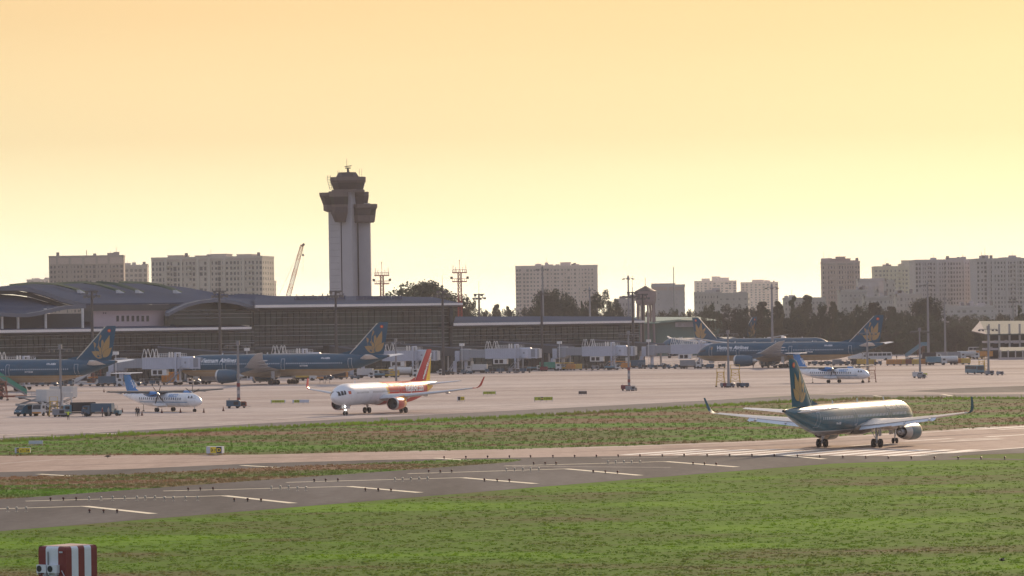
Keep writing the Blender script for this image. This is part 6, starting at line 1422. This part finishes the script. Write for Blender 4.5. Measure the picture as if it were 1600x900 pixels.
sign('blank grey-white sign back behind the left yellow sign', 45, 67, 688.5, 696.5, [(.03, .92, m_sg, None, None)])
sign('yellow taxiway sign with a black square at its right, deep white housing', 324, 349, 697.5, 711, [(.25, .62, m_sy, 'E4 ↗', m_sk), (.64, .95, m_sk, 'D', m_sy)], 1.6, rz=-.10)
sign('green-yellow sign row left of the white nose, left one', 423, 446, 625, 631, [(.06, .94, m_syg, '← E5 M W ←', m_sk)])
sign('half yellow half grey sign left of the white nose', 457, 483, 624.5, 631, [(.10, .42, m_syg, 'E5', m_sk), (.45, .95, m_sg, None, None)])
sign('green-yellow sign right of the red winglet', 754.5, 775, 611.5, 617.5, [(.03, .97, m_syg, '← E5 M E →', m_sk)])
sign('small yellow and black sign below the red winglet', 714.5, 726, 619.5, 627.5, [(.1, .42, m_sk, None, None), (.45, .98, m_sy, 'E6', m_sk)])
sign('long green-yellow sign with a black square in its middle, right of the red winglet', 834.5, 864, 620, 627.5, [(.02, .36, m_syg, '↖ S5', m_sk), (.37, .48, m_sk, 'M', m_sy), (.49, .98, m_syg, '↑ S7 W ↗', m_sk)])
sign('dark brown back of a sign on the empty apron', 904, 917, 611, 617.5, [(.0, 1, m_db, None, None)])
sign('small yellow sign right of the mast left of the blue stairs', 1441, 1449, 583, 587, [(.02, .98, m_syg, None, None)])
# ------------------------------------------------------------------ runway lights
m_rl = mat('dark_red_light_glass', (0.07, 0.010, 0.008), .3); m_lt = mat('pale_light_housing', (0.46, 0.42, 0.34), .5)
def rlight(lab, cat, px, py, m_top, m_st, grp, h=.42):
    r = thing('runway_light', lab, cat, G(px, py), 0, grp)
    MB().tube((0, 0, 0), (0, 0, h*.6), .05, n=6).box((0, 0, .015), (.3, .3, .03)).build('stem', m_st, r)
    MB().lathe([(h*.5, .08), (h*.62, .12), (h*.95, .12), (h*1.1, .05)], n=10).build('lamp', m_top, r, smooth=True); return r
L1 = rlight('dark red threshold light in the line along the runway end', 'runway light', 694, 717.3, m_rl, m_dark, 'threshold lights along the runway end', .34)
for px, y in ((728, 716.8), (762, 716.3), (796, 715.8), (829, 715.7), (864, 715.4), (898, 715.1), (932, 714.9), (966, 714.4), (1000, 714.2), (1035, 714), (1069, 713.7), (1105, 713.6), (1140, 713.5), (1175, 713.8), (1210, 714), (1246, 715), (1281, 715.6), (1317, 716.2), (1353, 716.8), (1388, 717.3), (1424, 717.6), (1460, 718), (1497, 718.2), (1533, 718.3), (1570, 718.2)): dup(L1, G(px, y))
L2 = rlight('dark light in a trio on a blast pad chevron', 'runway light', 79, 782.6, m_rl, m_dark, 'dark lights in threes on the blast pad', .34)
for px, y in ((99, 782.4), (119, 782.2), (294, 766.9), (313, 766.6), (333, 766.3), (491, 753), (509, 752.8), (528, 752.4), (670, 739), (688, 738.8), (706, 738.6), (834, 726.6), (852, 726.4), (869, 726.2), (140, 801.5), (162, 801.8), (183, 802), (366, 783.8), (387, 784), (408, 784.2), (571, 767.9), (591, 768.2), (611, 768.6), (757, 752.6), (777, 753), (796, 753.4), (927, 739.2), (946, 739.8), (965, 740.4), (1083, 726.6), (1101, 727), (1119, 727.4)): dup(L2, G(px, y))
L3 = rlight('pale low light in the middle rows of the blast pad', 'runway light', 12, 799.5, m_lt, m_lt, 'pale lights in the middle rows of the blast pad', .42)
for px, y in ((26, 799.4), (41, 799.3), (139, 783.2), (158, 782.8), (176, 782.3), (195, 782), (214, 781.8), (227, 781.6), (242, 781.4), (257, 783), (271, 782.8), (290, 782.6), (309, 782.4), (424, 766), (438, 765.6), (451, 765.3), (465, 767), (478, 766.8), (617, 752.6), (629, 752.3), (642, 752), (655, 751.7), (668, 751.4), (791, 737.5), (804, 737.2), (817, 737), (829, 736.8), (842, 736.6), (950, 725.8), (962, 725.6), (975, 725.4), (987, 725.2), (1000, 725)): dup(L3, G(px, y))

# ------------------------------------------------------------------ striped equipment cabin
m_cr = mat('dark_red_cabin_paint', (0.16, 0.008, 0.010), .45, var=.12, scale=1.2); m_cw = mat('white_cabin_paint', (0.62, 0.66, 0.72), .45, var=.06, scale=1.2)
CY_ = 275.0; ck = FOC/CY_
p = Vector((ray(102.5, 880)[0]*CY_, CY_, 0))
cab_ = thing('equipment_cabin', 'red and white striped equipment cabin cut by the bottom left edge', 'cabin', p, 0)
ztop = P(100, 854.5, CY_).z
fl_ = Vector((-45.5/ck, 1.2, 0)); fc = Vector((.3/ck, 0, 0)); fr = Vector((43.5/ck, 2.4, 0)); bk = fl_+fr-fc+Vector((0, .6, 0))
def wallstrip(b, a, c_, f0, f1, mi): # striped wall with a rounded top
    p0, p1 = a+(c_-a)*f0, a+(c_-a)*f1; n = Vector(((c_-a).y, -(c_-a).x, 0)).normalized(); rows_ = [(0, 0), (ztop-.22, 0), (ztop-.12, -.02), (ztop-.04, -.07), (ztop, -.18)]
    vs = []
    for z, o in rows_: vs += [(p0+n*o)[:2]+(z,), (p1+n*o)[:2]+(z,)]
    b.add(vs, [(2*i, 2*i+1, 2*i+3, 2*i+2) for i in range(len(rows_)-1)], mi)
b = MB()
for f0, f1, mi in ((0, .27, 0), (.27, .72, 1), (.72, 1, 0)): wallstrip(b, fl_, fc, f0, f1, mi)
for f0, f1, mi in ((0, .19, 0), (.19, .40, 1), (.40, .60, 0), (.60, .81, 1), (.81, 1, 0)): wallstrip(b, fc, fr, f0, f1, mi)
for f0, f1, mi in ((0, .3, 0), (.3, .7, 1), (.7, 1, 0)): wallstrip(b, fr, bk, f0, f1, mi); wallstrip(b, bk, fl_, f0, f1, mi)
b.build('wall', [m_cr, m_cw], cab_, smooth=False)
n_in = lambda q: q+(Vector((0, 1.7, 0))-q).normalized()*.26
MB().prism([(*n_in(q)[:2], ztop-.01) for q in (fl_, fc, fr, bk)], (0, 0, .03)).build('roof', mat('pinkish_cabin_roof', (0.42, 0.30, 0.28), .6, var=.1, scale=1), cab_)
dirf = (fc-fl_).normalized(); nf = Vector((dirf.y, -dirf.x, 0)); rzf = math.atan2(dirf.y, dirf.x)
for f in (.20, .60):
    c0 = fl_+(fc-fl_)*f+nf*.16; zc_ = P(80, 889.5, CY_).z
    ac = thing('air_conditioner_unit', 'left white outdoor fan unit on the front of the striped cabin' if f < .3 else 'right white outdoor fan unit on the front of the striped cabin', 'fan unit', p+c0+Vector((0, 0, zc_)), rzf, 'fan units on the striped cabin')
    MB().box((0, 0, 0), (.78, .3, .52)).build('housing', m_cw, ac); MB().lathe([(-.165, .21), (-.165, .02)], (-.16, 0, 0), 'y', 20).build('fan_grille', mat('dark_fan_grille', (.03, .05, .055), .6), ac)
    b = MB().box((-.3, .0, -.32), (.06, .3, .12)).box((.3, 0, -.32), (.06, .3, .12)).box((.2, .05, -.9), (.09, .09, 1.1)).box((.05, .05, -.9), (.09, .09, 1.1)); b.build('pipe', m_sg, ac)
q = fl_+(fc-fl_)*.37+nf*.06; MB().tube((q.x, q.y, 0), (q.x, q.y, P(80, 863, CY_).z), .05, n=6).build('antenna_rod', m_gy, cab_)
q = fl_+(fc-fl_)*.84+nf*.05; MB().box((q.x, q.y, P(96, 863, CY_).z), (.24, .08, .1), rzf).build('wall_lamp', m_sg, cab_)
q = fl_+(fc-fl_)*.9+nf*.05
b = MB(); pp = None
for i in range(9): t = i/8; c_ = fl_+(fc-fl_)*(.86+.16*math.sin(t*1.6))+nf*.05; pt = (c_.x, c_.y, zc_-.1-.9*t); b.tube(pp, pt, .025, n=5) if pp else None; pp = pt
b.build('cable', m_sg, cab_)

# ------------------------------------------------------------------ people
m_skin = mat('skin', (0.34, 0.18, 0.11), .6); m_hv = mat('yellow_vest_fabric', (0.50, 0.62, 0.04), .7); m_trs = mat('dark_trousers', (0.02, 0.022, 0.03), .8); m_grey = mat('grey_shirt', (0.34, 0.33, 0.30), .8); m_hair = mat('black_hair', (0.01, .01, .01), .6)
def person(lab, px, py, deg, top, arms='down', leg=m_trs):
    r = thing('person', lab, 'person', G(px, py), math.radians(deg))
    J = {'pel': (0, 0, .95, .15), 'ch': (0, 0, 1.25, .17), 'nk': (0, 0, 1.47, .06), 'hd': (0, .01, 1.62, .095), 'ht': (0, 0, 1.72, .075)}; E = [('pel', 'ch'), ('ch', 'nk'), ('nk', 'hd'), ('hd', 'ht')]
    for s_ in (-1, 1):
        A_ = {'down': ((.20, 0, 1.40), (.26, .02, 1.12), (.27, -.05, .86), (.27, -.07, .77)), 'out': ((.20, 0, 1.40), (.42, -.02, 1.30), (.58, -.10, 1.42), (.64, -.12, 1.48))}[arms]
        for i, (q, rad) in enumerate(zip(A_, (.07, .048, .036, .034))): J[f'a{s_}{i}'] = (q[0]*s_, q[1], q[2], rad)
        E += [('ch', f'a{s_}0'), (f'a{s_}0', f'a{s_}1'), (f'a{s_}1', f'a{s_}2'), (f'a{s_}2', f'a{s_}3')]
        for i, (q, rad) in enumerate((((.10, 0, .90), .10), ((.12, -.02, .50), .065), ((.13, .02, .09), .045), ((.14, -.14, .045), .04))): J[f'l{s_}{i}'] = (q[0]*s_, q[1], q[2], rad)
        E += [('pel', f'l{s_}0'), (f'l{s_}0', f'l{s_}1'), (f'l{s_}1', f'l{s_}2'), (f'l{s_}2', f'l{s_}3')]
    ks = list(J); me = bpy.data.meshes.new('p'); me.from_pydata([J[k][:3] for k in ks], [(ks.index(a), ks.index(b_)) for a, b_ in E], [])
    o = bpy.data.objects.new('body', me); C.objects.link(o); o.modifiers.new('s', 'SKIN'); sv = me.skin_vertices[0].data
    for i, k in enumerate(ks): sv[i].radius = (J[k][3], J[k][3]); sv[i].use_root = (k == 'pel')
    o.modifiers.new('u', 'SUBSURF').levels = 1
    em = bpy.data.meshes.new_from_object(o.evaluated_get(bpy.context.evaluated_depsgraph_get())); bpy.data.objects.remove(o)
    for m in (m_skin, top, leg, m_hair): em.materials.append(m)
    for f_ in em.polygons:
        c_ = f_.center; ax = abs(c_.x); f_.material_index = 3 if (c_.z > 1.67 or (c_.z > 1.56 and c_.y > .05)) else 0 if c_.z > 1.49 or (ax > .23 and c_.z < .93) or (arms == 'out' and ax > .55) else 1 if c_.z > .93 else 2 if c_.z > .08 else 3
        f_.use_smooth = True
    o = bpy.data.objects.new('body', em); C.objects.link(o); o.parent = r; r.scale = (1.05,)*3; return r
person('person in a bright yellow vest with arms raised, marshalling beside the trucks', 106.7, 656.5, 0, m_hv, 'out')
person('person in grey standing between the blue box truck and the small tug', 170, 650.5, 40, m_grey, 'down', m_grey)
person('person in dark clothes crouched low on the apron below the left propeller aircraft', 213.5, 650.5, 20, m_trs); person('second person in dark clothes below the left propeller aircraft', 216.5, 650.8, -30, m_trs)
person('person in blue beside the door of the light blue truck', 130.5, 651.5, 10, m_bl); person('person standing by the open rear of the blue box truck', 160, 651.4, 80, m_mar)
person('small figure standing on the apron below the last terminal jet bridge', 924.5, 580.5, 0, m_trs); person('small figure in dark clothes by the engine of the right blue airliner', 1177, 576, 0, m_trs)
person('distant figure walking near the middle airliner gear', 424.5, 603, 0, m_trs); person('distant figure between the stairs and containers at the right', 1401, 562, 0, m_trs)
# ------------------------------------------------------------------ birds
m_bird = mat('dark_feathers', (0.02, 0.018, 0.016), .7)
def bird(lab, loc, rz, fly):
    r = thing('bird', lab, 'bird', loc, rz)
    bd = MB().lathe([(-.34, .01), (-.22, .05), (-.05, .10), (.12, .085), (.2, .055), (.27, .05), (.34, .01)], (0, 0, .22), 'x', 12).build('body', m_bird, r, smooth=True)
    for s_ in (-1, 1):
        if fly: MB().loft([[(.1, s_*.05, .26), (-.12, s_*.05, .26), (-.12, s_*.05, .24), (.1, s_*.05, .24)], [(.12, s_*.35, .42), (-.08, s_*.35, .42), (-.08, s_*.35, .405), (.12, s_*.35, .405)], [(-.08, s_*.72, .36), (-.14, s_*.72, .36), (-.14, s_*.72, .35), (-.08, s_*.72, .35)]]).build('wing', m_bird, r)
        else: MB().bar((0, s_*.04, .0), (0, s_*.04, .15), .02).build('leg', m_bird, r); MB().loft([[(.12, s_*.09, .24), (.0, s_*.11, .28), (.0, s_*.11, .16)], [(-.36, s_*.03, .20), (-.38, s_*.04, .21), (-.38, s_*.04, .19)]]).build('wing', m_bird, r)
    return r
bird('dark bird standing on the brown concrete at the left', G(168.5, 716.2), .4, False).scale = (1.3,)*3
bp_ = P(1566, 879, 285); bird('dark bird flying low over the grass at the bottom right', bp_, 2.6, True).scale = (.75,)*3
# ------------------------------------------------------------------ haze
hz = MB().box((0, 3060, 44), (12400, 6500, 92)).build('haze', bpy.data.materials.new('haze')); tag(hz, 'pale warm haze over the airfield', kind='stuff')
hm = hz.data.materials[0]; hm.use_nodes = True; ht = hm.node_tree; ht.nodes.clear()
ho = ht.nodes.new('ShaderNodeOutputMaterial'); hv = ht.nodes.new('ShaderNodeVolumePrincipled'); ht.links.new(hv.outputs[0], ho.inputs['Volume'])
hv.inputs['Color'].default_value = (0.70, 0.67, 0.70, 1); hv.inputs['Density'].default_value = 0.000088; hv.inputs['Anisotropy'].default_value = 0.15

# ------------------------------------------------------------------ repeats told apart by their place
same = {}
for o in C.objects:
    if o.parent is None and o.get('label') and o.get('category'): same.setdefault(o['label'], []).append(o)
ORD = ['first', 'second', 'third', 'fourth', 'fifth', 'sixth', 'seventh', 'eighth', 'ninth', 'tenth', 'eleventh', 'twelfth', 'thirteenth', 'fourteenth', 'fifteenth', 'sixteenth', 'seventeenth', 'eighteenth', 'nineteenth', 'twentieth']
TENS = ['twentieth', 'thirtieth', 'fortieth']; TW = ['twenty', 'thirty', 'forty']
def ordw(i): return ORD[i] if i < 20 else (TENS[(i+1)//10-2] if (i+1) % 10 == 0 else TW[(i+1)//10-2]+'-'+ORD[(i+1) % 10-1])
for lb, os_ in same.items():
    if len(os_) < 2: continue
    os_.sort(key=lambda o: o.location.x/o.location.y)
    for i, o in enumerate(os_): o['label'] = ('leftmost ' if i == 0 else 'rightmost ' if i == len(os_)-1 else ordw(i)+' from left, ')+lb
    if not os_[0].get('group'):
        for o in os_: o['group'] = lb
for o in C.objects:
    if o.get('label') and len(o['label'].split()) > 16: print('LONG', len(o['label'].split()), o['label'])
